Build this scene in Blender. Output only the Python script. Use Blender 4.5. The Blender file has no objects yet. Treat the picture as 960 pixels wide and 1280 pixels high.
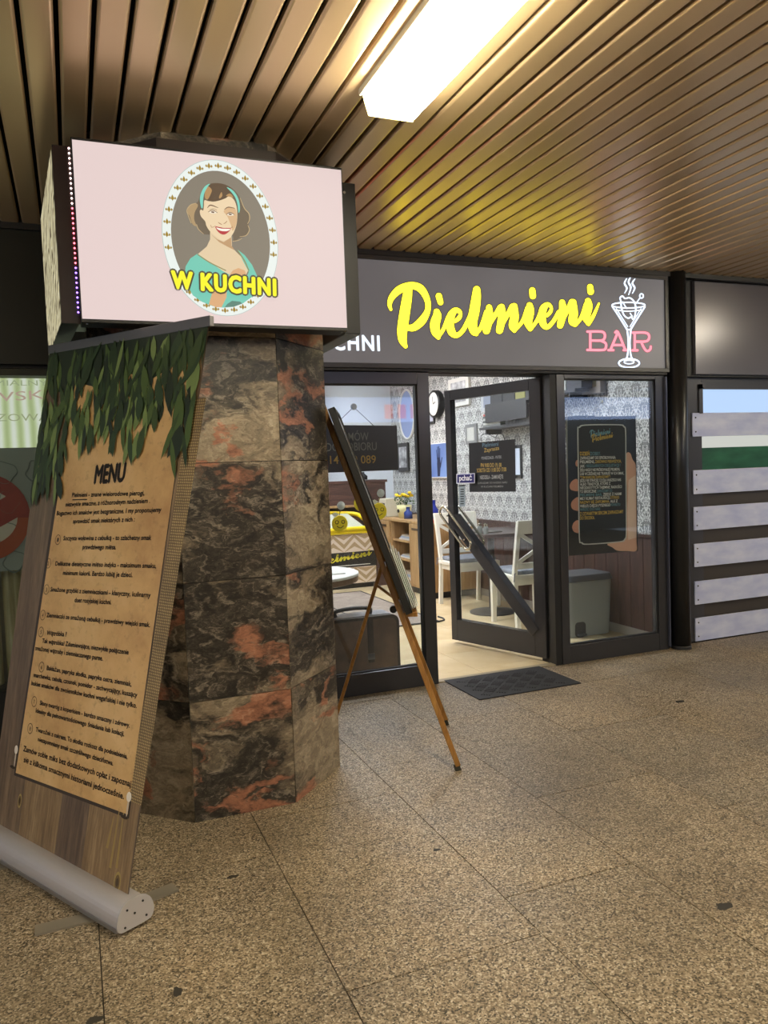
import bpy, math, random
from mathutils import Vector, Matrix

# ------------------------------------------------------------------ camera, world, exposure
scn = bpy.context.scene
COL = scn.collection
EYE = 1.38                      # eye height in metres
FPX = 970.76                    # focal length for a 960 px wide frame
YAW, PITCH, ROLL = math.radians(21.739), math.radians(-3.164), math.radians(-2.112)
_fw = Vector((math.sin(YAW)*math.cos(PITCH), math.cos(YAW)*math.cos(PITCH), math.sin(PITCH)))
_r0 = Vector((math.cos(YAW), -math.sin(YAW), 0)); _u0 = _r0.cross(_fw)
_r = math.cos(ROLL)*_r0 + math.sin(ROLL)*_u0
_u = -math.sin(ROLL)*_r0 + math.cos(ROLL)*_u0
cam_d = bpy.data.cameras.new('camera'); cam = bpy.data.objects.new('camera', cam_d); COL.objects.link(cam)
cam.matrix_world = Matrix(((_r.x, _u.x, -_fw.x, 0), (_r.y, _u.y, -_fw.y, 0), (_r.z, _u.z, -_fw.z, EYE), (0, 0, 0, 1)))
cam_d.sensor_fit = 'HORIZONTAL'; cam_d.sensor_width = 36; cam_d.lens = FPX*36/960
cam_d.clip_start = 0.02
scn.camera = cam
scn.view_settings.view_transform = 'Standard'; scn.view_settings.look = 'None'
scn.view_settings.gamma = 1; scn.view_settings.use_curve_mapping = False
scn.view_settings.exposure = 0.0

wld = bpy.data.worlds.new('world'); scn.world = wld; wld.use_nodes = True
wld.node_tree.nodes['Background'].inputs[0].default_value = (0.80, 0.88, 1.0, 1)
wld.node_tree.nodes['Background'].inputs[1].default_value = 0.75
LAMP_EMIT = 48.0                 # fluorescent diffusers in the passage
SHOP_EMIT = 46.0                 # light panels inside the bar

# ------------------------------------------------------------------ measuring helpers (points of the photo on real planes)
CAM = Vector((0, 0, EYE))
def ray(x, y): return _r*((x-480)/FPX) - _u*((y-640)/FPX) + _fw
def onY(x, y, Y):
    d = ray(x, y); return CAM + d*(Y/d.y)
def onX(x, y, X):
    d = ray(x, y); return CAM + d*(X/d.x)
def onZ(x, y, z):
    d = ray(x, y); return CAM + d*((z-EYE)/d.z)

# ------------------------------------------------------------------ colours and materials
def lin(h):
    if isinstance(h, str):
        h = h.lstrip('#'); c = [int(h[i:i+2], 16)/255 for i in (0, 2, 4)]
    else: c = h
    return tuple(x/12.92 if x <= .04045 else ((x+.055)/1.055)**2.4 for x in c) + (1,)
MATS = {}
class NT:
    def __init__(s, name):
        s.m = bpy.data.materials.new(name); s.m.use_nodes = True; s.t = s.m.node_tree
        s.b = s.t.nodes['Principled BSDF']
    def n(s, typ, **kw):
        nd = s.t.nodes.new(typ)
        for k, v in kw.items():
            if k.startswith('i_'):
                key = k[2:]; key = int(key) if key.isdigit() else key.replace('_', ' ')
                s.put(nd.inputs[key], v)
            else: setattr(nd, k, v)
        return nd
    def put(s, sock, v):
        if isinstance(v, bpy.types.NodeSocket): s.t.links.new(v, sock)
        elif isinstance(v, bpy.types.Node): s.t.links.new(v.outputs[0], sock)
        else: sock.default_value = v
    def math(s, op, a, b=0.0, c=0.0, clamp=False):
        nd = s.t.nodes.new('ShaderNodeMath'); nd.operation = op; nd.use_clamp = clamp
        s.put(nd.inputs[0], a); s.put(nd.inputs[1], b); s.put(nd.inputs[2], c)
        return nd.outputs[0]
    def mix(s, f, a, b, blend='MIX'):
        nd = s.t.nodes.new('ShaderNodeMix'); nd.data_type = 'RGBA'; nd.blend_type = blend
        s.put(nd.inputs[0], f); s.put(nd.inputs[6], a); s.put(nd.inputs[7], b)
        return nd.outputs[2]
    def ramp(s, f, stops, interp='LINEAR'):
        nd = s.t.nodes.new('ShaderNodeValToRGB'); cr = nd.color_ramp; cr.interpolation = interp
        while len(cr.elements) < len(stops): cr.elements.new(.5)
        for e, (p, c) in zip(cr.elements, stops):
            e.position = p; e.color = lin(c) if isinstance(c, str) else c
        s.put(nd.inputs[0], f); return nd.outputs[0]
    def coord(s, kind='Object'):
        return s.t.nodes.new('ShaderNodeTexCoord').outputs[kind]
    def noise(s, vec, scale, detail=4, rough=.55, dist=0.0):
        nd = s.n('ShaderNodeTexNoise'); s.put(nd.inputs['Vector'], vec)
        nd.inputs['Scale'].default_value = scale; nd.inputs['Detail'].default_value = detail
        nd.inputs['Roughness'].default_value = rough; nd.inputs['Distortion'].default_value = dist
        return nd
    def bump(s, h, strength=.3, dist=.01):
        nd = s.n('ShaderNodeBump'); s.put(nd.inputs['Height'], h)
        nd.inputs['Strength'].default_value = strength; nd.inputs['Distance'].default_value = dist
        s.put(s.b.inputs['Normal'], nd.outputs[0])
    def set(s, **kw):
        for k, v in kw.items():
            s.put(s.b.inputs[{'col': 'Base Color', 'rough': 'Roughness', 'metal': 'Metallic', 'spec': 'Specular IOR Level',
                              'ecol': 'Emission Color', 'estr': 'Emission Strength', 'trans': 'Transmission Weight',
                              'alpha': 'Alpha', 'coat': 'Coat Weight', 'ior': 'IOR'}[k]], v)
        return s.m
def pm(name, col, rough=.5, metal=0.0, **kw):
    if name not in MATS:
        t = NT(name); t.set(col=lin(col), rough=rough, metal=metal, **kw)
        MATS[name] = t.m
    return MATS[name]
def em(col, strength=1.0):                        # lit print on a light box
    name = 'lit_%s_%g' % (col, strength)
    if name not in MATS:
        t = NT(name); t.set(col=(.02, .02, .02, 1), rough=.6, spec=.08, ecol=lin(col), estr=strength); MATS[name] = t.m
    return MATS[name]
def pr_(col): return pm('print_'+col, col, .6)    # ink on paper or film

def tinted(name, c1, c2, scale=3, rough=.5, metal=0, stretch=(1, 1, 1), bump=0, detail=5):
    t = NT(name); mp = t.n('ShaderNodeMapping'); t.put(mp.inputs['Vector'], t.coord()); mp.inputs['Scale'].default_value = stretch
    nz = t.noise(mp.outputs[0], scale, detail)
    t.set(col=t.ramp(nz.outputs[0], [(.3, c1), (.7, c2)]), rough=rough, metal=metal)
    if bump: t.bump(nz.outputs[0], bump, .004)
    MATS[name] = t.m; return t.m

def make_granite_floor():
    t = NT('speckled_granite'); co = t.coord()
    v = t.n('ShaderNodeTexVoronoi'); t.put(v.inputs['Vector'], co); v.inputs['Scale'].default_value = 205
    sep = t.n('ShaderNodeSeparateColor'); t.put(sep.inputs[0], v.outputs['Color'])
    grain = t.ramp(sep.outputs[0], [(0, '#3a3529'), (.14, '#554c3b'), (.32, '#7c6e58'), (.6, '#988974'), (.84, '#ae9f88'), (1, '#d0c5b2')], 'LINEAR')
    big = t.noise(co, 1.3, 5, .6); stain = t.ramp(big.outputs[0], [(.3, (.50, .49, .47, 1)), (.52, (.80, .79, .77, 1)), (.75, (1.0, .95, .87, 1))])
    sm = t.noise(co, 5.5, 6, .7, 1.5); st2 = t.ramp(sm.outputs[0], [(.27, (.55, .53, .50, 1)), (.40, (1, 1, 1, 1))])
    oi = t.n('ShaderNodeObjectInfo'); tone = t.ramp(oi.outputs['Random'], [(0, (.9, .9, .91, 1)), (1, (1.06, 1.02, .97, 1))])
    c = t.mix(1.0, grain, stain, 'MULTIPLY'); c = t.mix(1.0, c, st2, 'MULTIPLY'); c = t.mix(1.0, c, tone, 'MULTIPLY')
    t.set(col=c, rough=t.ramp(big.outputs[0], [(.3, (.42,)*3+(1,)), (.7, (.58,)*3+(1,))]), spec=.35)
    t.bump(sep.outputs[1], .12, .002); return t.m
def make_column_stone():
    t = NT('swirled_gneiss'); co = t.coord()
    oi = t.n('ShaderNodeObjectInfo'); sh = t.n('ShaderNodeVectorMath', operation='SCALE')
    cmb = t.n('ShaderNodeCombineXYZ'); t.put(cmb.inputs[0], oi.outputs['Random']); t.put(cmb.inputs[1], t.math('MULTIPLY', oi.outputs['Random'], 3.7)); t.put(cmb.inputs[2], t.math('MULTIPLY', oi.outputs['Random'], 7.1))
    t.put(sh.inputs[0], cmb.outputs[0]); sh.inputs['Scale'].default_value = 9
    ad = t.n('ShaderNodeVectorMath', operation='ADD'); t.put(ad.inputs[0], co); t.put(ad.inputs[1], sh.outputs[0])
    mp = t.n('ShaderNodeMapping'); t.put(mp.inputs['Vector'], ad.outputs[0]); mp.inputs['Scale'].default_value = (1, 1, 1.9)
    P = mp.outputs[0]
    warp = t.noise(P, 2.6, 5, .6); wv = t.n('ShaderNodeVectorMath', operation='MULTIPLY_ADD')
    t.put(wv.inputs[0], warp.outputs['Color']); wv.inputs[1].default_value = (.55, .55, .8); t.put(wv.inputs[2], P); Q = wv.outputs[0]
    zone = t.noise(Q, 1.5, 5, .58, .7)
    vein = t.noise(Q, 7.5, 10, .74, 1.6); fine = t.noise(P, 46, 8, .75, .8)
    dark = t.ramp(vein.outputs[0], [(.28, '#121110'), (.44, '#262321'), (.53, '#3f3a34'), (.60, '#6f675d'), (.68, '#8f8577'), (.76, '#4a443c')])
    lite = t.ramp(vein.outputs[0], [(.26, '#2e2722'), (.38, '#6c6052'), (.52, '#8b7e6b'), (.7, '#b3a692')])
    pink = t.ramp(vein.outputs[0], [(.28, '#3f2c24'), (.40, '#7d5644'), (.55, '#9c6b55'), (.72, '#b8917a')])
    m1 = t.ramp(zone.outputs[0], [(.46, (0, 0, 0, 1)), (.56, (1, 1, 1, 1))])
    z2 = t.noise(Q, 2.3, 4, .55, .5)
    m2 = t.ramp(z2.outputs[0], [(.58, (0, 0, 0, 1)), (.64, (1, 1, 1, 1))])
    c = t.mix(m1, dark, lite); c = t.mix(m2, c, pink)
    spk = t.ramp(fine.outputs[0], [(.28, (.3, .28, .26, 1)), (.42, (.95, .95, .95, 1)), (.7, (1.15, 1.12, 1.08, 1))])
    c = t.mix(1.0, c, spk, 'MULTIPLY')
    t.set(col=c, rough=.33, spec=.4); t.bump(fine.outputs[0], .05, .002); return t.m
def make_wallpaper():
    t = NT('damask_wallpaper'); sep = t.n('ShaderNodeSeparateXYZ'); t.put(sep.inputs[0], t.coord())
    PU, PV = .19, .30
    h = t.math('ADD', sep.outputs[0], sep.outputs[1])
    u = t.math('DIVIDE', h, PU); v = t.math('DIVIDE', sep.outputs[2], PV)
    def layer(off):
        uu = t.math('SUBTRACT', t.math('FRACT', t.math('ADD', u, off)), .5); au = t.math('ABSOLUTE', uu)
        vv = t.math('SUBTRACT', t.math('FRACT', t.math('ADD', v, off)), .5)
        cmb = t.n('ShaderNodeCombineXYZ'); t.put(cmb.inputs[0], au); t.put(cmb.inputs[1], vv)
        nz = t.noise(cmb.outputs[0], 10, 4, .6, 1.6)
        d = t.math('ADD', t.math('MULTIPLY', au, 2.0), t.math('MULTIPLY', t.math('ABSOLUTE', vv), 1.75))   # diamond envelope
        inside = t.math('SUBTRACT', .98, d)
        g = t.math('ADD', t.math('MULTIPLY', inside, .42), t.math('MULTIPLY', t.math('SUBTRACT', nz.outputs[0], .5), 3.6))
        return t.math('MULTIPLY', t.math('MULTIPLY', t.math('SUBTRACT', g, .03), 6, clamp=True), t.math('MULTIPLY', inside, 14, clamp=True), clamp=True)
    m = t.math('MAXIMUM', layer(0.0), layer(.5))
    sp = t.noise(t.coord(), 160, 2)
    c = t.mix(m, lin('#d6d6d0'), t.mix(sp.outputs[0], lin('#52524f'), lin('#828280')))
    t.set(col=c, rough=.6); return t.m
def make_slat():
    t = NT('bronze_anodised_slat'); co = t.coord('Object')
    nz = t.noise(co, 2.0, 3); oi = t.n('ShaderNodeObjectInfo')
    c = t.mix(oi.outputs['Random'], lin('#e2c69c'), lin('#d2b68c'))
    t.set(col=c, metal=.58, rough=t.ramp(nz.outputs[0], [(.3, (.28,)*3+(1,)), (.7, (.36,)*3+(1,))])); return t.m
def make_wood(name, c1, c2, c3, axis=2, scale=1.0, rough=.5, uv=False):
    t = NT(name); mp = t.n('ShaderNodeMapping'); t.put(mp.inputs['Vector'], t.coord('UV' if uv else 'Object'))
    s = [9*scale]*3; s[axis] = .8*scale; mp.inputs['Scale'].default_value = s
    nz = t.noise(mp.outputs[0], 2.4, 8, .65, .9); f2 = t.noise(mp.outputs[0], 14, 5, .7)
    c = t.ramp(nz.outputs[0], [(.28, c1), (.5, c2), (.72, c3)])
    c = t.mix(t.ramp(f2.outputs[0], [(.35, (.55,)*3+(1,)), (.6, (0, 0, 0, 1))]), c, lin(c1))
    t.set(col=c, rough=rough); t.bump(nz.outputs[0], .08, .003); MATS[name] = t.m; return t.m
def make_paper():
    t = NT('aged_paper_print'); co = t.coord('UV'); a = t.noise(co, 3, 6, .65); b = t.noise(co, 26, 5, .7)
    c = t.ramp(a.outputs[0], [(.3, '#b88c56'), (.5, '#d2aa70'), (.7, '#deba84')])
    c = t.mix(t.ramp(b.outputs[0], [(.3, (.45,)*3+(1,)), (.45, (0, 0, 0, 1))]), c, lin('#8f6a3e'))
    t.set(col=c, rough=.45); return t.m
def make_burlap():
    t = NT('burlap_print'); co = t.coord('UV'); w = []
    for d in ('X', 'Y'):
        x = t.n('ShaderNodeTexWave', bands_direction=d); t.put(x.inputs['Vector'], co); x.inputs['Scale'].default_value = 34; x.inputs['Distortion'].default_value = 1.5; w.append(x.outputs['Fac'])
    f = t.math('MULTIPLY', w[0], w[1]); n = t.noise(co, 7, 4)
    t.set(col=t.mix(1.0, t.ramp(f, [(0, '#6b5536'), (.6, '#b99f6d')]), t.ramp(n.outputs[0], [(.3, (.7,)*3+(1,)), (.6, (1.05,)*3+(1,))]), 'MULTIPLY'), rough=.5); return t.m
def make_glass(name='clear_glass', tint='#f4f8fa', refl=.05):
    t = NT(name); nt = t.t
    tr = t.n('ShaderNodeBsdfTransparent'); tr.inputs[0].default_value = lin(tint)
    gl = t.n('ShaderNodeBsdfGlossy'); gl.inputs['Roughness'].default_value = .02; gl.inputs[0].default_value = (.9, .95, 1, 1)
    fr = t.n('ShaderNodeFresnel'); ge = t.n('ShaderNodeNewGeometry'); t.put(fr.inputs[0], t.math('MULTIPLY_ADD', ge.outputs['Backfacing'], 1/1.5-1.5, 1.5))   # thin pane: same reflection from either side
    mx = t.n('ShaderNodeMixShader'); t.put(mx.inputs[0], fr.outputs[0]); nt.links.new(tr.outputs[0], mx.inputs[1]); nt.links.new(gl.outputs[0], mx.inputs[2])
    nt.links.new(mx.outputs[0], nt.nodes['Material Output'].inputs[0]); return t.m
def make_wavy_lit():
    t = NT('lit_noodle_print'); co = t.coord()
    w = t.n('ShaderNodeTexWave', bands_direction='DIAGONAL'); t.put(w.inputs['Vector'], co); w.inputs['Scale'].default_value = 6; w.inputs['Distortion'].default_value = 9; w.inputs['Detail'].default_value = 3
    c = t.ramp(w.outputs['Color'], [(.05, '#4d4030'), (.2, '#b0a47c'), (.5, '#e6dfbf'), (.9, '#d2c89c')])
    t.set(col=(.02, .02, .02, 1), ecol=c, estr=.85, rough=.3); return t.m
def make_rug():
    t = NT('faded_rug'); co = t.coord(); a = t.noise(co, 3.5, 6, .7, 1.2); b = t.noise(co, 60, 3)
    c = t.ramp(a.outputs[0], [(.3, '#8d7f70'), (.5, '#a8998a'), (.7, '#bfb2a2')])
    t.set(col=t.mix(b.outputs[0], c, lin('#6f6358')), rough=.95); return t.m

FLOOR_M = make_granite_floor(); STONE = make_column_stone(); PAPER_W = make_wallpaper(); SLAT = make_slat()
GLASS = make_glass(); PAPER = make_paper(); BURLAP = make_burlap(); NOODLE = make_wavy_lit(); RUG_M = make_rug()
FRAME = pm('anthracite_frame', '#38383c', .22, .3); BLACK = pm('black_matt', '#0b0b0c', .5); DARK = pm('dark_grey', '#232325', .4)
PLENUM = pm('plenum_black', '#050505', .9); CHROME = pm('chrome', '#c9c4b4', .2, 1.0); ALU = pm('satin_aluminium', '#a4a1a3', .38, .85)
WHITE_P = pm('white_paint', '#e6e4dd', .5); CHAIR_M = pm('cream_lacquer', '#e9e5d6', .4); CUSH = tinted('grey_cushion', '#6f747c', '#8b9098', 30, .9)
YEL = pm('yellow_plastic', '#e8cb12', .35); STEEL = pm('steel', '#8f9093', .3, 1.0)
OAK = make_wood('oak_board', '#8f6d45', '#b48f60', '#c8a778', 2, .6); WALNUT = make_wood('walnut_board', '#3a2721', '#553930', '#6b4a3e', 0, .6)
WAINS = make_wood('brown_wainscot', '#33211c', '#4a3029', '#5a3d34', 2, .7); EASEL = make_wood('honey_beech', '#6a4618', '#94672c', '#ab8040', 2, .8, .4)
TILE = tinted('beige_ceramic', '#cdb78c', '#e2d0a8', 2.2, .25, detail=6)
PLANKPRINT = [make_wood('plank_print_a', '#4a3a2c', '#78624c', '#937b60', 1, .8, .45, True), make_wood('plank_print_b', '#564230', '#8a704f', '#a68b66', 1, .8, .45, True),
              make_wood('plank_print_c', '#45372d', '#6e5a49', '#8a745f', 1, .8, .45, True)]
PLANK_AL = tinted('scuffed_aluminium_plank', '#b4bde6', '#d6dcf6', 5, .42, .15, (1, 1, 2.5), .05, 8)
# ------------------------------------------------------------------ mesh helpers
def wloc(o):
    v = Vector((0, 0, 0))
    while o is not None: v = v + o.location; o = o.parent
    return v
class MB:
    def __init__(s): s.v = []; s.f = []; s.uv = None
    def quad(s, a, b, c, d):
        n = len(s.v); s.v += [Vector(p) for p in (a, b, c, d)]; s.f.append((n, n+1, n+2, n+3)); return s
    def box(s, x0, x1, y0, y1, z0, z1):
        n = len(s.v)
        s.v += [Vector(p) for p in ((x0, y0, z0), (x1, y0, z0), (x1, y1, z0), (x0, y1, z0), (x0, y0, z1), (x1, y0, z1), (x1, y1, z1), (x0, y1, z1))]
        s.f += [tuple(n+i for i in q) for q in ((0, 3, 2, 1), (4, 5, 6, 7), (0, 1, 5, 4), (1, 2, 6, 5), (2, 3, 7, 6), (3, 0, 4, 7))]; return s
    def hexa(s, b4, t4):                      # eight corners: bottom loop, top loop
        n = len(s.v); s.v += [Vector(p) for p in b4] + [Vector(p) for p in t4]
        s.f += [tuple(n+i for i in q) for q in ((0, 3, 2, 1), (4, 5, 6, 7), (0, 1, 5, 4), (1, 2, 6, 5), (2, 3, 7, 6), (3, 0, 4, 7))]; return s
    def bar(s, p0, p1, w, h, up=(0, 0, 1)):   # square section bar from p0 to p1; w sideways, h along up
        p0, p1 = Vector(p0), Vector(p1); d = (p1-p0).normalized(); side = d.cross(Vector(up))
        if side.length < 1e-4: side = d.cross(Vector((0, 1, 0)))
        side.normalize(); u = side.cross(d).normalized(); a, b = side*(w/2), u*(h/2)
        return s.hexa([p0-a-b, p0+a-b, p0+a+b, p0-a+b], [p1-a-b, p1+a-b, p1+a+b, p1-a+b])
    def tube(s, pts, r, n=10, close=False):
        pts = [Vector(p) for p in pts]; m = len(pts); rr = r if isinstance(r, (list, tuple)) else [r]*m
        base = len(s.v); ref = None
        for i, p in enumerate(pts):
            if close: d = pts[(i+1) % m]-pts[i-1]
            else: d = pts[min(i+1, m-1)]-pts[max(i-1, 0)]
            d.normalize()
            if ref is None: ref = d.orthogonal().normalized()
            a = (ref-d*ref.dot(d)).normalized(); ref = a; b = d.cross(a)
            for k in range(n):
                t = 2*math.pi*k/n; s.v.append(p+(a*math.cos(t)+b*math.sin(t))*rr[i])
        for i in range(m if close else m-1):
            j = (i+1) % m
            for k in range(n):
                k2 = (k+1) % n; s.f.append((base+i*n+k, base+i*n+k2, base+j*n+k2, base+j*n+k))
        if not close:
            s.f.append(tuple(base+k for k in range(n))[::-1]); s.f.append(tuple(base+(m-1)*n+k for k in range(n)))
        return s
    def lathe(s, c, prof, n=24, axis=(0, 0, 1)):   # prof: (radius, height) along axis
        ax = Vector(axis).normalized(); c = Vector(c); pts = [c+ax*h for r, h in prof]
        a = ax.orthogonal().normalized(); b = ax.cross(a); base = len(s.v); m = len(prof)
        for (r, h) in prof:
            for k in range(n):
                t = 2*math.pi*k/n; s.v.append(c+ax*h+(a*math.cos(t)+b*math.sin(t))*max(r, 1e-5))
        for i in range(m-1):
            for k in range(n):
                k2 = (k+1) % n; s.f.append((base+i*n+k, base+i*n+k2, base+(i+1)*n+k2, base+(i+1)*n+k))
        s.f.append(tuple(base+k for k in range(n))[::-1]); s.f.append(tuple(base+(m-1)*n+k for k in range(n))); return s
    def sphere(s, c, r, n=12, m=7, sq=(1, 1, 1)):
        c = Vector(c); base = len(s.v)
        for i in range(m+1):
            t = math.pi*i/m
            for k in range(n):
                p = 2*math.pi*k/n; s.v.append(c+Vector((math.sin(t)*math.cos(p)*sq[0], math.sin(t)*math.sin(p)*sq[1], math.cos(t)*sq[2]))*r)
        for i in range(m):
            for k in range(n):
                k2 = (k+1) % n; s.f.append((base+i*n+k, base+(i+1)*n+k, base+(i+1)*n+k2, base+i*n+k2))
        return s
    def prism(s, poly, off):                   # 3D polygon and extrusion vector
        off = Vector(off); n = len(s.v); m = len(poly); P = [Vector(p) for p in poly]
        s.v += P + [p+off for p in P]
        s.f.append(tuple(range(n, n+m))); s.f.append(tuple(range(n+m, n+2*m))[::-1])
        for i in range(m):
            j = (i+1) % m; s.f.append((n+i, n+m+i, n+m+j, n+j))
        return s
    def flat(s, poly):
        n = len(s.v); s.v += [Vector(p) for p in poly]; s.f.append(tuple(range(n, n+len(poly)))); return s
    def build(s, name, mat, parent=None, bevel=0, smooth=False, kind=None, label=None, local=False):
        me = bpy.data.meshes.new(name); o0 = Vector((0, 0, 0)) if (local or parent is None) else wloc(parent)
        me.from_pydata([tuple(p-o0) for p in s.v], [], s.f)
        if s.uv:
            ul = me.uv_layers.new(name='UVMap')
            for l in me.loops: ul.data[l.index].uv = s.uv[l.vertex_index]
        if smooth: me.polygons.foreach_set('use_smooth', [True]*len(me.polygons))
        me.materials.append(mat); me.update()
        ob = bpy.data.objects.new(name, me); COL.objects.link(ob)
        if parent is not None: ob.parent = parent
        if bevel:
            b = ob.modifiers.new('bevel', 'BEVEL'); b.width = bevel; b.segments = 2; b.limit_method = 'ANGLE'; b.angle_limit = math.radians(40)
        if kind: ob['kind'] = kind
        if label: ob['label'] = label
        return ob
def tag(o, label, cat, group=None, kind=None):
    o['label'] = label; o['category'] = cat
    if group: o['group'] = group
    if kind: o['kind'] = kind
    return o
def thing(name, loc, label, cat, group=None, kind=None):
    o = bpy.data.objects.new(name, None); COL.objects.link(o); o.location = Vector(loc); o.empty_display_size = .05
    return tag(o, label, cat, group, kind)
def piece(name, me_ob, loc, parent):            # another copy of a piece that shares its mesh
    c = me_ob.copy(); COL.objects.link(c); c.name = name; c.parent = parent; c.location = loc; return c
def copy_tree(o, parent=None):
    c = o.copy(); COL.objects.link(c); c.parent = parent
    for ch in list(o.children): copy_tree(ch, c)
    return c
def B(x0, x1, y0, y1, z0, z1): return MB().box(x0, x1, y0, y1, z0, z1)

def catmull(pts, k=6, close=False):
    P = [tuple(p) for p in pts]; n = len(P); out = []
    rng = range(n) if close else range(n-1)
    for i in rng:
        if close: p0, p1, p2, p3 = P[i-1], P[i], P[(i+1) % n], P[(i+2) % n]
        else: p0, p1, p2, p3 = P[max(i-1, 0)], P[i], P[i+1], P[min(i+2, n-1)]
        for j in range(k):
            t = j/k
            out.append(tuple(.5*((2*b)+(-a+c)*t+(2*a-5*b+4*c-d)*t*t+(-a+3*b-3*c+d)*t**3) for a, b, c, d in zip(p0, p1, p2, p3)))
    if not close: out.append(P[-1])
    return out
def stroke2d(pts, k=6):                          # (x, y, width) -> list of 2D polygons: ribbon quads and round ends
    S = catmull(pts, k); polys = []; L = []; R = []
    for i, (x, y, w) in enumerate(S):
        a, b = S[max(i-1, 0)], S[min(i+1, len(S)-1)]; dx, dy = b[0]-a[0], b[1]-a[1]; l = math.hypot(dx, dy) or 1
        nx, ny = -dy/l, dx/l; L.append((x+nx*w/2, y+ny*w/2)); R.append((x-nx*w/2, y-ny*w/2))
    for i in range(len(S)-1): polys.append([L[i], L[i+1], R[i+1], R[i]])
    for q in (S[0], S[-1]): polys.append([(q[0]+q[2]/2*math.cos(t*math.pi/6), q[1]+q[2]/2*math.sin(t*math.pi/6)) for t in range(12)])
    return polys

# text: glyph outlines of the built-in font, laid on any surface through a mapping (x, y) -> point
_tc = {}
def glyphs(s, bold=0.0):
    key = (s, bold)
    if key not in _tc:
        cu = bpy.data.curves.new('t', 'FONT'); cu.body = s; cu.size = 1; cu.offset = bold; cu.resolution_u = 3; cu.fill_mode = 'FRONT'; cu.space_character = 1.16 if s == 'W KUCHNI' else 1.0
        ob = bpy.data.objects.new('t', cu); COL.objects.link(ob); dg = bpy.context.evaluated_depsgraph_get()
        me = bpy.data.meshes.new_from_object(ob.evaluated_get(dg))
        _tc[key] = ([(v.co.x, v.co.y) for v in me.vertices], [tuple(p.vertices) for p in me.polygons])
        bpy.data.meshes.remove(me); bpy.data.objects.remove(ob); bpy.data.curves.remove(cu)
    return _tc[key]
def put_text(mb, s, mapf, bold=0.0, fat=None):             # mapf takes x in 0..1 of the line's width, y in cap heights
    V, F = glyphs(s, bold)
    if not V: return
    x0 = min(v[0] for v in V); x1 = max(v[0] for v in V); n = len(mb.v)
    if fat is not None:                          # heavier letters: the glyphs repeated around a small circle (a, b axes)
        m1 = MB(); put_text(m1, s, mapf, bold); k0 = len(m1.v); ax, bx, nn = fat
        for q in range(nn):
            o = ax*math.cos(6.2832*q/nn)+bx*math.sin(6.2832*q/nn); n = len(mb.v)
            mb.v += [v+o for v in m1.v]; mb.f += [tuple(n+i for i in f) for f in m1.f]
        return
    for x, y in V: mb.v.append(Vector(mapf((x-x0)/(x1-x0), y/.729)))
    for f in F: mb.f.append(tuple(n+i for i in f))
def line_map(p0, p1, up):                        # straight line of text from p0 to p1, cap height vector up
    p0, p1, up = Vector(p0), Vector(p1), Vector(up); d = p1-p0
    return lambda x, y: p0+d*x+up*y

# a flat print: polygons in photo pixels laid on the plane Y = const of the thing that carries them
def printY(parent, name, polys, Y, mat, kind=None):
    mb = MB()
    for p in polys: mb.flat([onY(x, y, Y) for x, y in p])
    return mb.build(name, mat, parent, kind=kind)
def crop(pts, ox, oy, s): return [(ox+p[0]/s, oy+p[1]/s)+tuple(q/s for q in p[2:]) for p in pts]
def ellipse(cx, cz, a, b, n=48, rot=0.0):
    out = []
    for i in range(n):
        t = 2*math.pi*i/n; x, z = a*math.cos(t), b*math.sin(t)
        out.append((cx+x*math.cos(rot)-z*math.sin(rot), cz+x*math.sin(rot)+z*math.cos(rot)))
    return out
def rrect(x0, x1, y0, y1, r, n=5):
    out = []
    for cx, cy, a0 in ((x1-r, y1-r, 0), (x0+r, y1-r, 90), (x0+r, y0+r, 180), (x1-r, y0+r, 270)):
        for i in range(n+1):
            a = math.radians(a0+90*i/n); out.append((cx+r*math.cos(a), cy+r*math.sin(a)))
    return out
# ------------------------------------------------------------------ the passage: floor, ceiling, walls
WALL = 4.48; CEIL = 2.69
random.seed(4)
fl = B(-4, 10, -4, WALL+.13, -.05, -.006).build('floor', pm('joint_grout', '#2a241d', .9))
tag(fl, 'speckled brown granite paving of the passage floor', 'floor', kind='structure')
xj = [-4, -3.4, -2.8, -2.2, -1.8, -1.2, -.6, 0, .6, 1.207, 1.708, 2.31, 2.91, 3.62, 4.2, 4.8, 5.4, 6.0, 6.6, 7.2, 7.8, 8.4, 9.0, 10]
fixed = {8: [-1.6, -.3, .9, 1.9, 3.012, 4.2], 9: [-1.4, -.2, 1.0, 2.11, 3.3, 4.3], 7: [-1.3, .1, 1.4, 2.72, 3.85], 10: [-1.0, .3, 1.55, 2.7, 3.75]}
for i in range(len(xj)-1):
    ys = fixed.get(i)
    if ys is None:
        ys = []; y = -4+random.uniform(.3, 1.2)
        while y < 4.2: ys.append(y); y += random.choice((1.0, 1.2, 1.2))
    ys = [-4]+ys+[WALL]
    for a, b in zip(ys, ys[1:]):
        g = .0018; B(xj[i]+g, xj[i+1]-g, a+g, b-g, -.03, random.uniform(-.0006, .0004)).build('paving_slab', FLOOR_M, fl)

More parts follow.
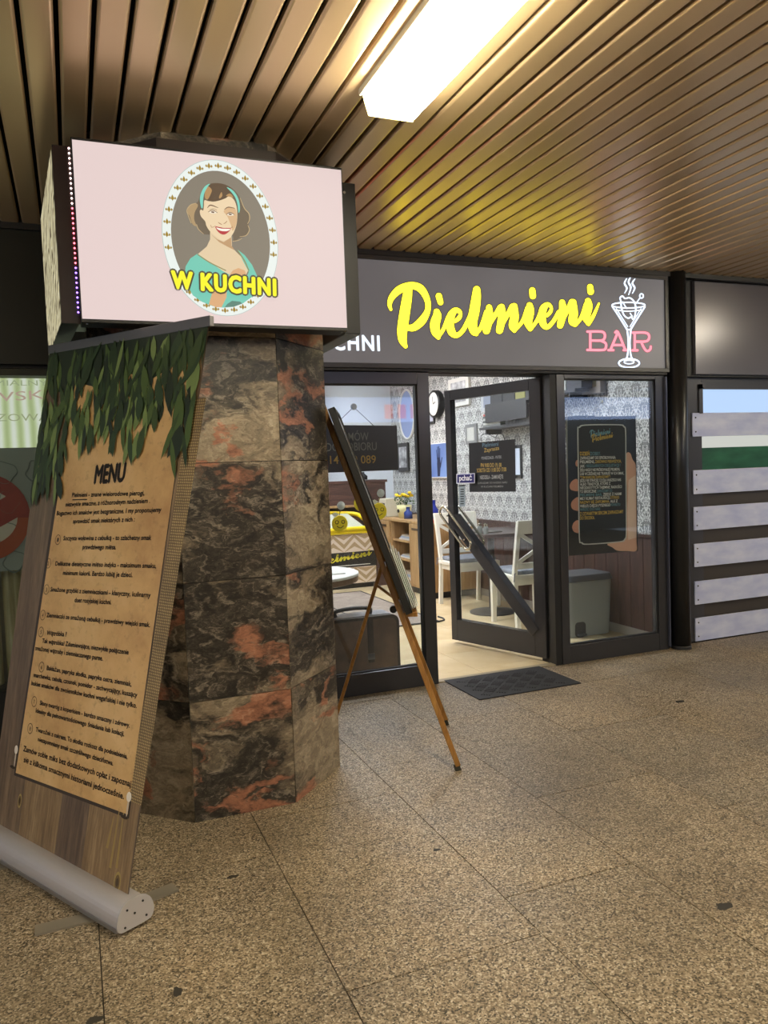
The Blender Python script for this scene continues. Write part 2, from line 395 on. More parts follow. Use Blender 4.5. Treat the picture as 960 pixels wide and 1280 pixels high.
for (px_, py_), a_, b_ in (((291, 1096), .020, .011), ((546, 1062.5), .015, .010), ((222, 1240), .012, .022), ((119, 1275), .022, .014), ((906, 1133), .03, .018), ((850, 877), .03, .02)):
    c_ = onZ(px_, py_, 0); m_ = MB().flat([(c_.x+a_*math.cos(.524*i)*(1+.2*math.sin(2.1*i)), c_.y+b_*math.sin(.524*i)*(1+.2*math.cos(1.7*i)), .0008) for i in range(12)]); m_.build('gum_spot', pm('gum_grime', '#2e2a22', .8), fl)
ce = B(-4, 10, -4, WALL, CEIL+.09, CEIL+.12).build('ceiling', PLENUM)
tag(ce, 'suspended ceiling of bronze metal slats over the passage', 'ceiling', kind='structure')
prof = [(-.043, .024), (-.043, .006), (-.038, .0012), (-.033, 0), (.033, 0), (.038, .0012), (.043, .006), (.043, .024)]
sl = MB()
for y in (-4, WALL-.09): sl.v += [Vector((x, y, z)) for x, z in prof]
for i in range(7): sl.f.append((i, i+1, i+9, i+8))
slat0 = None; k = 0; x = .0787-.1005*40
while x < 9.9:
    if slat0 is None:
        slat0 = sl.build('ceiling_slat', SLAT, ce, local=True); slat0.location = (x, 0, CEIL)
    else: piece('ceiling_slat', slat0, (x, 0, CEIL), ce)
    x += .1005; k += 1
tr = MB().box(-4, 10, WALL-.1, WALL-.06, CEIL-.03, CEIL+.09).build('trim_1', DARK)
tag(tr, 'dark angle trim where slatted ceiling meets shop fronts', 'trim', kind='structure')
hd = MB().box(-4, 10, WALL-.02, WALL+.12, 1.97, 2.75).build('wall_shopfront', BLACK)
tag(hd, 'black header wall behind the shop signs', 'wall', kind='structure')

# ------------------------------------------------------------------ far side of the passage, behind the photographer
wo = B(-4, 24, -4.1, -4.0, 0, CEIL+.1).build('wall_opposite', pm('opposite_wall', '#6f675c', .6)); tag(wo, 'plain wall on the far side of the passage', 'wall', kind='structure')
op = thing('opposite_sign', (6, -3.97, 2.2), 'pale blue illuminated fascia across the passage, mirrored in the window', 'sign')
B(2.6, 12, -4.0, -3.93, 2.2, 2.66).build('case', pm('fascia_case', '#3a3c40', .5), op); MB().quad((2.62, -3.925, 2.21), (11.98, -3.925, 2.21), (11.98, -3.925, 2.65), (2.62, -3.925, 2.65)).build('face', em('#b9cdfb', 3.2), op)
for k, xx in enumerate((5.2, 5.45, 5.7)): MB().box(xx, xx+.16, -3.922, -3.918, 2.27, 2.52).build('red_block', em('#ff3548', 3.5), op)
# ------------------------------------------------------------------ fluorescent lights in the slatted ceiling
def lamp(y1, x0=1.0, x1=1.205, length=1.27, label=''):
    y0 = y1-length; xm = (x0+x1)/2; t = thing('ceiling_lamp', (xm, (y0+y1)/2, CEIL), label, 'lamp', 'fluorescent lights of the passage ceiling')
    B(x0-.012, x1+.012, y0-.01, y1+.012, CEIL-.022, CEIL+.02).build('housing', pm('lamp_housing', '#d9d3bf', .5), t, .003)
    d = MB().hexa([(x0+.02, y0+.02, CEIL-.088), (x1-.02, y0+.02, CEIL-.088), (x1-.02, y1-.012, CEIL-.088), (x0+.02, y1-.012, CEIL-.088)],
                  [(x0, y0, CEIL-.022), (x1, y0, CEIL-.022), (x1, y1, CEIL-.022), (x0, y1, CEIL-.022)])
    d.build('diffuser', em('#fff4d6', LAMP_EMIT), t, .004)
    for yy in (y0-.004, y1+.001):
        MB().hexa([(x0+.018, yy, CEIL-.09), (x1-.018, yy, CEIL-.09), (x1-.018, yy+.004, CEIL-.09), (x0+.018, yy+.004, CEIL-.09)],
                  [(x0-.002, yy, CEIL-.02), (x1+.002, yy, CEIL-.02), (x1+.002, yy+.004, CEIL-.02), (x0-.002, yy+.004, CEIL-.02)]).build('end_cap', pm('lamp_cap', '#d8ca8c', .4), t)
    return t
lamp(2.56, label='long white fluorescent light in slatted ceiling above the pink sign')
for (yy, xx) in ((.2, 0), (-2.2, 0), (2.95, 4.85), (.4, 4.85), (-2.1, 4.85), (1.0, -3.4), (-1.6, -3.4)):
    lamp(yy, 1.0+xx, 1.205+xx, label='fluorescent ceiling light of the passage outside the picture')

# ------------------------------------------------------------------ stone clad column
CX, CY, AP = .587, 3.605, .5
def octa(r, k):
    a = math.radians(-90+22.5+45*k); R = r/math.cos(math.radians(22.5)); return Vector((CX+R*math.cos(a), CY+R*math.sin(a), 0))
col = thing('stone_column', (CX, CY, 0), 'octagonal column clad in swirled black and orange stone slabs', 'column')
cm = MB(); cm.prism([octa(AP-.012, k) for k in range(8)], (0, 0, CEIL+.08)); cm.build('core', pm('stone_joint', '#1b1613', .9), col)
rows = [0, .485, .96, 1.43, 1.925, 2.40, 2.76]
for k in range(8):
    a, b = octa(AP, k-1), octa(AP, k); ai, bi = octa(AP-.02, k-1), octa(AP-.02, k); d = (b-a).normalized()*.0015
    for z0, z1 in zip(rows, rows[1:]):
        j = random.uniform(-.001, .0012); n = Vector(((a+b).x/2-CX, (a+b).y/2-CY, 0)).normalized()*j; g = .0016
        up0, up1 = Vector((0, 0, z0+(g if z0 else 0))), Vector((0, 0, z1-g))
        MB().hexa([ai+d+up0, bi-d+up0, b-d+n+up0, a+d+n+up0], [ai+d+up1, bi-d+up1, b-d+n+up1, a+d+n+up1]).build('stone_slab', STONE, col)
rg = MB()
for k in range(8):
    a, b = octa(AP+.05, k-1), octa(AP+.05, k); ai, bi = octa(AP+.004, k-1), octa(AP+.004, k)
    u0, u1 = Vector((0, 0, 2.60)), Vector((0, 0, 2.645)); rg.hexa([ai+u0, bi+u0, b+u0, a+u0], [ai+u1, bi+u1, b+u1, a+u1])
rg.build('mounting_ring', pm('ring_brown', '#2a1d18', .5), col)

# ------------------------------------------------------------------ light boxes on the column
FS = 2.92; Z0, Z1 = 1.940, 2.548; X0, X1 = .058, 1.040
lb = thing('lightbox_sign', ((X0+X1)/2, FS+.06, Z0), 'pink light box with oval portrait of smiling woman on the column', 'sign')
B(X0, X1, FS, FS+.10, Z0-.012, Z1+.01).build('case', BLACK, lb, .002)
B(.2, .97, FS+.10, CY-AP+.02, Z0+.05, Z0+.12).build('bracket', DARK, lb)
B(.2, .97, FS+.10, CY-AP+.02, Z1-.12, Z1-.05).build('bracket', DARK, lb)
face = MB().quad((X0+.004, FS-.002, Z0), (X1-.004, FS-.002, Z0), (X1-.004, FS-.002, Z1), (X0+.004, FS-.002, Z1)).build('screen', em('#e6d0cd', 1.0), lb)
B(-.004, X0-.001, FS+.035, FS+.05, Z0-.01, Z1-.01).build('side_plate', pm('side_plate', '#1c0d10', .35), lb)
for nm, a, b, c, s in (('led_strip', 0, 12, '#ffd9d2', 5), ('led_strip', 12, 24, '#ff6a78', 5), ('led_strip', 24, 34, '#a070ff', 5)):
    m = MB()
    for i in range(a, b): m.sphere((X0-.007, FS+.026, Z1-.02-i*(Z1-Z0-.03)/34), .0035, 6, 4)
    m.build(nm, em(c, s), lb, kind='stuff')
for xx in (X0+.02, X1-.02): MB().lathe((xx, FS+.02, Z0-.0125), [(.004, 0), (.004, -.003)], 8).build('screw', STEEL, lb)
# oval portrait print
P1 = FS-.003
oc = onY(277, 298, P1)
def ring(a, b, off, colr, nm, n=64):
    return MB().flat([(x, P1-off, z) for x, z in ellipse(oc.x, oc.z, a, b, n, math.radians(1.0))]).build(nm, em(colr, 1), face)
ring(.213, .283, 0, '#b9c9c2', 'oval_rim'); ring(.211, .281, .0004, '#eaf1ec', 'oval_border'); ring(.181, .243, .0008, '#857c6e', 'oval_ground')
g = MB()
for i in range(36):
    t = 2*math.pi*i/36; x, z = oc.x+.196*math.cos(t), oc.z+.262*math.sin(t)
    if z < oc.z-.08 and z > oc.z-.20 and abs(x-oc.x) > .13: continue
    for dx, dz, w, h in ((0, 0, .0055, .0115), (-.0095, -.001, .004, .0055), (.0095, -.001, .004, .0055), (0, -.004, .008, .003)):
        g.flat([(x+dx-w, P1-.001, z+dz), (x+dx, P1-.001, z+dz-h), (x+dx+w, P1-.001, z+dz), (x+dx, P1-.001, z+dz+h)])
g.build('gold_lilies', em('#a98b35', .9), face, kind='stuff')
lay = [.0012]
def port(nm, polys, c, sc=(220, 220, 8.727), smooth=True):
    lay[0] += .00025
    for p in polys:
        q = crop(p, *sc)
        if smooth: q = catmull(q, 4, True)
        MB().flat([onY(x, y, P1-lay[0]) for x, y in q]).build(nm, em(c, 1), face)
def pstr(nm, strokes, c, sc=(220, 220, 8.727)):
    lay[0] += .00025
    for s in strokes:
        m = MB()
        for p in stroke2d(crop(s, *sc), 5): m.flat([onY(x, y, P1-lay[0]) for x, y in p])
        m.build(nm, em(c, 1), face)
port('portrait_hair', [[(300, 130), (345, 90), (430, 75), (520, 88), (600, 125), (660, 180), (705, 250), (745, 345), (800, 415), (808, 480), (790, 540), (800, 600), (760, 655), (690, 680), (630, 712), (600, 640), (380, 640), (290, 628), (240, 570), (225, 530), (165, 515), (135, 440), (118, 375), (160, 315), (230, 290), (262, 220)]], '#6f6150')
port('portrait_curl', [[(135, 345), (170, 310), (225, 300), (238, 330), (205, 395), (198, 470), (222, 545), (180, 525), (150, 440), (125, 395)]], '#b0946c')
pstr('curl_line', [[(165, 512, 9), (130, 420, 9), (120, 370, 9), (160, 315, 9), (215, 298, 7)], [(225, 530, 8), (245, 580, 9), (300, 632, 5)], [(700, 240, 6), (745, 350, 9), (796, 412, 10), (802, 475, 9), (782, 520, 7)], [(785, 540, 6), (800, 590, 9), (765, 648, 9), (695, 662, 5)], [(620, 712, 8), (680, 702, 8), (720, 680, 4)]], '#c0a67c')
port('portrait_neck', [[(372, 600), (372, 690), (335, 770), (240, 850), (320, 930), (420, 1000), (540, 1060), (640, 1100), (760, 1090), (800, 1000), (740, 910), (660, 830), (612, 780), (605, 650), (500, 620)]], '#e3cba6', smooth=False)
port('portrait_dress', [[(247, 317), (238, 323), (232, 333), (231, 342), (234, 356), (241, 369), (252, 377), (265, 382.5), (278, 384.5), (292, 383.5), (304, 379), (315, 371), (324, 362), (322, 346), (315, 331), (306, 319), (297, 312), (304, 327), (311, 340), (308, 346), (292, 346), (279, 339), (264, 329)]], '#74c9b4', (0, 0, 1), False)
pstr('neckline', [[(247, 318, 1.2), (262, 328, 1.4), (282, 338, 1.2)], [(297, 313, 1.2), (305, 325, 1.6), (311, 338, 1.4)]], '#8f8d5f', (0, 0, 1))
port('portrait_hand', [[(286, 345), (291, 338), (298, 335), (306, 338), (309, 346), (304, 352), (292, 352)], [(267, 360), (284, 358), (283, 372), (277, 384), (270, 384), (261, 380.5)]], '#dcab7c', (0, 0, 1), False)
port('dress_fold', [[(284, 380), (290, 376), (300, 377), (303, 379.5), (292, 383.5), (281, 384)], [(318, 345), (323, 352), (321, 366), (315, 372), (317, 358)]], '#5b8577', (0, 0, 1), False)
port('chin_shadow', [[(378, 632), (450, 690), (520, 720), (600, 670), (606, 760), (640, 810), (560, 770), (470, 720)]], '#c19a70', smooth=False)
port('portrait_face', [[(310, 265), (360, 275), (450, 272), (560, 225), (620, 245), (655, 310), (668, 400), (662, 520), (622, 630), (565, 692), (505, 702), (445, 668), (372, 605), (332, 545), (318, 495), (272, 440), (260, 385), (275, 366), (296, 376), (304, 330)]], '#ecd3ad')
port('cheek_shade', [[(520, 385), (560, 440), (600, 540), (620, 600), (660, 520), (664, 420), (640, 350), (570, 345)]], '#d9b286')
port('fringe', [[(350, 115), (400, 82), (520, 88), (615, 145), (650, 225), (600, 195), (545, 240), (455, 272), (385, 278), (335, 250), (372, 205), (385, 150)]], '#5e4a38')
port('fringe_light', [[(345, 112), (390, 150), (375, 205), (345, 255), (315, 238), (316, 170)], [(470, 225), (495, 175), (505, 215), (478, 245)], [(545, 215), (590, 190), (625, 235), (580, 225)]], '#b58d5c')
port('headband', [[(372, 84), (320, 108), (280, 170), (260, 250), (275, 345), (292, 342), (296, 260), (312, 180), (350, 112)], [(553, 122), (612, 150), (662, 210), (692, 290), (697, 370), (682, 402), (672, 320), (648, 240), (608, 182)]], '#7fd3c0')
pstr('brow', [[(343, 347, 5), (378, 318, 12), (458, 346, 5)], [(530, 365, 6), (570, 340, 10), (640, 352, 5)]], '#6b4a34')
port('eye_white', [[(362, 398), (400, 378), (446, 400), (405, 410)], [(556, 422), (592, 402), (634, 424), (594, 434)]], '#f3e6d2')
pstr('eyelid', [[(352, 392, 5), (400, 372, 8), (450, 400, 5)], [(550, 418, 5), (592, 398, 8), (638, 422, 5)], [(392, 392, 16), (410, 396, 16)], [(582, 416, 16), (600, 418, 16)], [(365, 370, 3), (405, 356, 4), (446, 372, 3)]], '#6e503a')
pstr('nose', [[(462, 505, 5), (480, 520, 8), (500, 528, 5)], [(520, 520, 5), (540, 510, 8), (556, 490, 4)], [(430, 545, 4), (392, 560, 5), (378, 535, 4)], [(596, 560, 4), (612, 565, 5), (612, 545, 4)]], '#a8754e')
port('lip', [[(428, 552), (470, 556), (520, 566), (560, 566), (600, 572), (572, 612), (530, 638), (490, 632), (452, 600)]], '#b8383e')
port('teeth', [[(440, 562), (500, 574), (592, 578), (560, 600), (500, 600), (462, 586)]], '#fbf4e6')
def lit_text(parent, nm, s, Y, p0, p1, cap, c, bold, strength=1.0, split=False):
    m = MB(); a, b = onY(*p0, Y), onY(*p1, Y); d = (b-a).normalized(); up = Vector((-d.z, 0, d.x))*cap
    put_text(m, s, line_map(a, b, up), 0.0, (Vector((bold, 0, 0)), Vector((0, 0, bold)), 12)); return m.build(nm, em(c, strength), parent, kind='stuff')
lit_text(face, 'lettering_outline', 'W KUCHNI', P1-.010, (215.5, 359.5), (344.5, 369), .062, '#5a5340', .0105)
lit_text(face, 'lettering', 'W KUCHNI', P1-.0106, (215.5, 359.5), (344.5, 369), .062, '#fbf73e', .0042, 1.0)

# left and right boxes
nL, fL = Vector((-.004, 2.978, 0)), Vector((-.066, 3.80, 0)); dv = (fL-nL).normalized(); sd = Vector((dv.y, -dv.x, 0))
t = thing('side_lightbox', (.0, 3.4, Z0), 'narrow glimpse of cream and brown light box on column side by banner', 'sign')
za, zb = Vector((0, 0, Z0)), Vector((0, 0, Z1-.012))
MB().hexa([nL+za, nL+sd*.06+za, fL+sd*.06+za, fL+za], [nL+zb, nL+sd*.06+zb, fL+sd*.06+zb, fL+zb]).build('case', BLACK, t)
e = sd*-.002; q = dv*.008; MB().quad(nL+e+q+za, fL+e-q+za, fL+e-q+zb, nL+e+q+zb).build('screen', NOODLE, t)
for z in (Z0+.1, Z1-.2): MB().bar(Vector((.02, 3.45, z)), Vector((.086, 3.45, z)), .3, .05).build('bracket', DARK, t)
t = thing('side_lightbox', (1.13, 3.5, Z0), 'black edge of light box beside pink sign, toward the yellow lettering', 'sign')
B(1.088, 1.160, 3.10, 4.02, 1.952, 2.572).build('case', BLACK, t, .002)
B(1.090, 1.158, 3.104, 4.016, 1.948, 1.951).build('bottom_plate', pm('plate_grey', '#4a4a4c', .4), t)
MB().quad((1.162, 3.11, 1.96), (1.162, 4.01, 1.96), (1.162, 4.01, 2.56), (1.162, 3.11, 2.56)).build('screen', em('#c8605a', .8), t)
MB().lathe((1.11, 3.098, 2.53), [(.006, 0), (.006, .003)], 10, (0, -1, 0)).build('screw', STEEL, t)

# ------------------------------------------------------------------ roll-up menu banner
BR, BL = Vector((.088, 2.476, .085)), Vector((-.365, 3.277, .085)); TR = Vector((.4355, 2.538, 1.877)); _n = (BR-BL).cross(TR-BL); _d = ray(63, 436); TL = CAM+_d*((BL-CAM).dot(_n)/_d.dot(_n))
bn = (BR-BL).cross(TL-BL).normalized()
if bn.dot(CAM-BL) < 0: bn = -bn
def ban(s, t, o=0.0): return (BL*(1-s)+BR*s)*(1-t)+(TL*(1-s)+TR*s)*t+bn*o
def proj(p):
    q = p-CAM; z = q.dot(_fw); return 480+FPX*q.dot(_r)/z, 640-FPX*q.dot(_u)/z
def ban_st(x, y):
    s, t = .5, .5
    for _ in range(25):
        f0 = proj(ban(s, t)); fs = proj(ban(s+1e-4, t)); ft = proj(ban(s, t+1e-4))
        a, b, c, d = (fs[0]-f0[0])*1e4, (ft[0]-f0[0])*1e4, (fs[1]-f0[1])*1e4, (ft[1]-f0[1])*1e4
        ex, ey = x-f0[0], y-f0[1]; D = a*d-b*c; s += (ex*d-b*ey)/D; t += (a*ey-c*ex)/D
    return s, t
bt = thing('menu_banner', ((BR+BL)*.5).to_2d().to_3d(), 'leaning roll-up banner with printed menu, hanging leaves and planks', 'banner')
def sheet(nm, c4, o, mat, n=10):                # c4: st corners bottom-left, bottom-right, top-right, top-left
    m = MB(); m.uv = []
    for i in range(n+1):
        t = i/n
        for a, b in ((c4[0], c4[3]), (c4[1], c4[2])):
            s_, t_ = a[0]+(b[0]-a[0])*t, a[1]+(b[1]-a[1])*t; m.v.append(ban(s_, t_, o)); m.uv.append((s_*.92, t_*1.85))
    for i in range(n): m.f.append((2*i, 2*i+1, 2*i+3, 2*i+2))
    return m.build(nm, mat, bt)
m = MB(); n = 10
for o in (0, -.0015):
    for i in range(n+1): m.v += [ban(0, i/n, o), ban(1, i/n, o)]
for i in range(n):
    m.f += [(2*i, 2*i+1, 2*i+3, 2*i+2), (22+2*i+2, 22+2*i+3, 22+2*i+1, 22+2*i)]
sh = m.build('sheet', pm('banner_film', '#6a5a4c', .5), bt)
for a, b, k in ((0, .235, 0), (.24, .52, 1), (.525, .70, 2), (.705, .995, 1)):
    sheet('plank_print', [(a, .0), (b, .0), (b, 1), (a, 1)], .0006, PLANKPRINT[k])
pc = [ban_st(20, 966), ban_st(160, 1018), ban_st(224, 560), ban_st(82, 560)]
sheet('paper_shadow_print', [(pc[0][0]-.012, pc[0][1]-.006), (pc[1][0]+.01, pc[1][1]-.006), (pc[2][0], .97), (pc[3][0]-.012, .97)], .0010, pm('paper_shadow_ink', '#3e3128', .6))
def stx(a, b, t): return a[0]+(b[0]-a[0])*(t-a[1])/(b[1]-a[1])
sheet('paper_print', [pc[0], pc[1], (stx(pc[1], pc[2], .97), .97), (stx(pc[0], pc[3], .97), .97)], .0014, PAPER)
b0, b1 = ban_st(161, 1000), ban_st(228, 560)
sheet('burlap_print', [(b0[0]+.005, b0[1]), (b0[0]+.075, b0[1]), (stx(b0, b1, .86)+.085, .86), (stx(b0, b1, .86)+.005, .86)], .0016, BURLAP)
# knots and pins
def ban_poly(m, c, a, b, o, rot=0, n=14):
    for_ = [(c[0]+(a*math.cos(6.283*i/n)*math.cos(rot)-b*math.sin(6.283*i/n)*math.sin(rot))/.92, c[1]+(a*math.cos(6.283*i/n)*math.sin(rot)+b*math.sin(6.283*i/n)*math.cos(rot))/1.85) for i in range(n)]
    m.flat([ban(s, t, o) for s, t in for_])
for cpx, w, h in (((25, 1001), .013, .026), ((147, 1103), .018, .034)):
    c = ban_st(*cpx)
    for k, (f, hx) in enumerate(((1, '#a58f55'), (.72, '#6e5836'), (.4, '#4a3a26'))):
        m = MB(); ban_poly(m, c, w*f, h*f, .0012+k*.0003); m.build('knot_print', pr_(hx), bt)
m = MB()
for a, b in (((146, 1085), (157, 1000)), ((138, 1085), (150, 1010)), ((134, 1060), (143, 1020))):
    p, q = ban_st(*a), ban_st(*b); w = .007
    m.flat([ban(p[0]-w, p[1], .0012), ban(p[0]+w, p[1], .0012), ban(q[0]+.002, q[1], .0012), ban(q[0]-.002, q[1], .0012)])
m.build('grain_print', pr_('#9c8350'), bt)
for a in ((21, 937), (162, 996)):
    c = ban_st(*a)
    m = MB(); ban_poly(m, (c[0], c[1]-.018), .004, .03, .0020); m.build('pin_print', pr_('#c9bca8'), bt)
    m = MB(); ban_poly(m, c, .013, .016, .0024); m.build('pin_print', pr_('#e6ddcf'), bt)
    m = MB(); ban_poly(m, (c[0]-.012, c[1]-.036), .02, .006, .0018); m.build('pin_print', pr_('#3a2c1e'), bt)
INK = pr_('#2b2018')
def menu_line(m, s, p0, p1, hpx, bold=.0007):
    a, b = ban_st(*p0), ban_st(*p1); ht = hpx/ (proj(ban((a[0]+b[0])/2, a[1]))[1]-proj(ban((a[0]+b[0])/2, a[1]+.05))[1])*.05
    put_text(m, s, lambda x, y: ban(a[0]+(b[0]-a[0])*x, a[1]+(b[1]-a[1])*x+y*ht, .0026), 0.0, ((BR-BL).normalized()*bold, (TL-BL).normalized()*bold, 4))
m = MB(); menu_line(m, 'MENU', (118.5, 604.5), (155.5, 601.5), 24, .004); m.build('menu_heading', INK, bt)
c2 = lambda x, y: (20+x/4.174, 570+y/4.174); c3 = lambda x, y: (x/4.364, 780+y/4.364)
L = [('Pielmieni - znane wielorodowe pierogi,', c2(295, 215), c2(672, 205)), ('niezwykle smaczne, z różnorodnym nadzieniem .', c2(262, 264), c2(702, 245)),
     ('Bogactwo ich smaków jest bezgraniczne. I my proponujemy', c2(215, 310), c2(760, 292)), ('sprawdzić smak niektórych z nich :', c2(300, 352), c2(622, 342)),
     ('Soczysta wołowina z cebulką - to szlachetny smak', c2(250, 440), c2(708, 438)), ('prawdziwego mięsa.', c2(350, 486), c2(524, 487)),
     ('Delikatne dietetyczne mięso indyka - maksimum smaku,', c2(208, 572), c2(734, 585)), ('minimum kalorii. Bardzo lubią je dzieci.', c2(248, 620), c2(610, 632)),
     ('Smażone grzybki z ziemniaczkami - klasyczny, kulinarny', c2(183, 706), c2(704, 738)), ('duet rosyjskiej kuchni.', c2(308, 762), c2(500, 774)),
     ('Ziemniaczki ze smażoną cebulką - prawdziwy wiejski smak.', c2(162, 840), c2(702, 893)), ('Wątróbka ?', c3(258, 60), c3(365, 68)),
     ('Tak wątróbka! Zdumiewające, niezwykłe połączenie', c3(233, 102), c3(704, 166)), ('smażonej wątroby i ziemniaczanego puree.', c3(195, 142), c3(563, 200)),
     ('Bakłażan, papryka słodka, papryka ostra, ziemniak,', c3(258, 250), c3(720, 340)), ('marchewka, cebula, czosnek, pomidor - zachwycający, kuszący', c3(187, 288), c3(750, 400)),
     ('bukiet smaków dla zwolenników kuchni wegańskiej i nie tylko.', c3(174, 332), c3(748, 458)), ('Słony twaróg z koperkiem - bardzo smaczny i zdrowy.', c3(220, 440), c3(710, 565)),
     ('Idealny dla pełnowartościowego śniadania lub kolacji.', c3(198, 482), c3(680, 612)), ('Twarożek z cukrem. To słodka rozkosz dla podniebienia,', c3(198, 585), c3(698, 735)),
     ('niezapomniany smak szczęśliwego dzieciństwa.', c3(210, 638), c3(620, 772))]
m = MB()
for s, a, b in L: menu_line(m, s, a, b, 6.0)
m.build('menu_text', INK, bt, kind='stuff')
m = MB(); menu_line(m, 'Zamów sobie miks bez dodatkowych opłat i zapoznaj', c3(130, 692), c3(716, 888), 7.5); menu_line(m, 'się z kilkoma smacznymi historiami jednocześnie.', c3(132, 752), c3(678, 955), 7.5)
m.build('menu_footer', INK, bt, kind='stuff')
nums = [c2(222, 437), c2(172, 560), c2(162, 697), c2(143, 830), c2(134, 918), c3(230, 235), c3(190, 423), c3(168, 570)]
for i, p in enumerate(nums):
    c = ban_st(*p); m = MB()
    for j in range(18):
        a0, a1 = 6.283*j/18, 6.283*(j+1)/18; f = lambda a, r: ban(c[0]+r*math.cos(a)/.92, c[1]+r*1.05*math.sin(a)/1.85, .0026)
        m.flat([f(a0, .0185), f(a1, .0185), f(a1, .0165), f(a0, .0165)])
    put_text(m, str(i+1), lambda x, y: ban(c[0]+(x-.5)*.010/.92, c[1]+(y-.5)*.015/1.85, .0026)); m.build('item_number', INK, bt, kind='stuff')
m = MB()
u0, u1 = ban_st(*c2(298, 224)), ban_st(*c2(375, 222))
m.flat([ban(u0[0], u0[1]-.001, .0026), ban(u1[0], u1[1]-.001, .0026), ban(u1[0], u1[1]-.003, .0026), ban(u0[0], u0[1]-.003, .0026)])
m.build('underline', INK, bt)
# printed leaves
random.seed(11); tones = ['#1a2812', '#263818', '#35481e', '#475c28', '#72864a', '#2b4020']
mbs = [MB() for _ in tones]
m = MB(); m.flat([ban(s, t, .0027) for s, t in ((0, .925), (.12, .90), (.25, .915), (.4, .90), (.55, .93), (.7, .90), (.85, .925), (1, .94), (1, 1), (0, 1))]); m.build('leaf_print', pr_('#1a2812'), bt)
def leaf(m, s, t, ln, w, ang, o):
    P = []
    for k in range(5):
        f = k/4; r = w*math.sin(math.pi*min(f*1.0, 1))**.8; P.append((f*ln, r))
    out = [(x, r) for x, r in P]+[(x, -r) for x, r in P[-2:0:-1]]
    ca, sa = math.cos(ang), math.sin(ang); bend = random.uniform(-.12, .12)
    m.flat([ban(min(max(s+(x*ca-(y+bend*x*x/ln)*sa)/.92, .003), .997), min(t+(x*sa+(y+bend*x*x/ln)*ca)/1.85, .998), o) for x, y in out])
spots = []
for i in range(210):
    s = random.uniform(.0, 1.0); top = random.uniform(.86, .995); spots.append((s, top, random.uniform(.07, .16)))
for i in range(44):
    s = random.uniform(.0, .20); spots.append((s, random.uniform(.72, .86), random.uniform(.09, .17)))
for i in range(26):
    s = random.uniform(.50, .78); spots.append((s, random.uniform(.80, .88), random.uniform(.08, .15)))
for i in range(16):
    s = random.uniform(.88, .99); spots.append((s, random.uniform(.78, .9), random.uniform(.1, .17)))
for i in range(14):
    s = random.uniform(.2, .5); spots.append((s, random.uniform(.82, .88), random.uniform(.08, .14)))
for i, (s, t, ln) in enumerate(spots):
    k = random.randrange(6); ang = -math.pi/2+random.gauss(-.05, .28)
    if s+ln*math.cos(ang)/.92 > 1 or s+ln*math.cos(ang)/.92 < 0: ang = -math.pi/2
    leaf(mbs[k], s, t, ln, random.uniform(.010, .021), ang, .0029+.00002*i)
for k, m in enumerate(mbs): m.build('leaf_print', pr_(tones[k]), bt, kind='stuff')
# hardware
d = (BR-BL).normalized(); sdn = Vector((d.y, -d.x, 0)); sdn = sdn if sdn.dot(CAM-BL) > 0 else -sdn
prof = [(.055, .012), (.062, .035), (.052, .07), (.030, .092), (.004, .097), (-.030, .092), (-.052, .07), (-.06, .035), (-.05, .0125), (-.03, .008), (.03, .008)]
prof = [(max(min(a, .063), -.061), max(b, .006)) for a, b in catmull(prof, 3, True)]
cL, cR = (BL-d*.03).to_2d().to_3d(), (BR+d*.035).to_2d().to_3d()
MB().prism([cL+sdn*a+Vector((0, 0, b)) for a, b in prof], cR-cL).build('base_cassette', pm('cassette_grey', '#b3adae', .42, .35), bt, .002)
MB().bar(cL+sdn*.063+Vector((0, 0, .022)), cR+sdn*.063+Vector((0, 0, .022)), .006, .012).build('base_lip', ALU, bt)
ec = MB().prism([cR+sdn*a*1.07+Vector((0, 0, .004+b*1.02)) for a, b in prof], d*.006).build('end_cap', pm('cap_grey', '#a9a4a4', .5), bt)
for a, b in ((.04, .025), (-.035, .03), (.03, .075), (-.025, .08), (.005, .055)): MB().lathe(cR+d*.006+sdn*a+Vector((0, 0, b)), [(.0035, 0), (.0035, .002)], 8, d).build('rivet', BLACK, ec)
for f in (.28, .86):
    c = cL+(cR-cL)*f
    for sg in (1, -1):
        e = (sdn*sg+d*(-.55 if sg > 0 else .2)).normalized(); MB().bar(c+Vector((0, 0, .0045)), c+e*.22+Vector((0, 0, .0045)), .055, .007).build('foot', pm('foot_grey', '#8c8477', .45, .4), bt)
MB().bar(TL-d*.004-Vector((0, 0, .004)), TR+(TR-TL).normalized()*.012-Vector((0, 0, .004)), .016, .034).build('top_rail', pm('rail_grey', '#6e6c6d', .4, .6), bt, .002)
pb, pt_ = (BL+BR)*.5-bn*.02-Vector((0, 0, .05)), (TL+TR)*.5-bn*.02
MB().tube([pb, pt_], .007, 8).build('support_pole', ALU, bt)
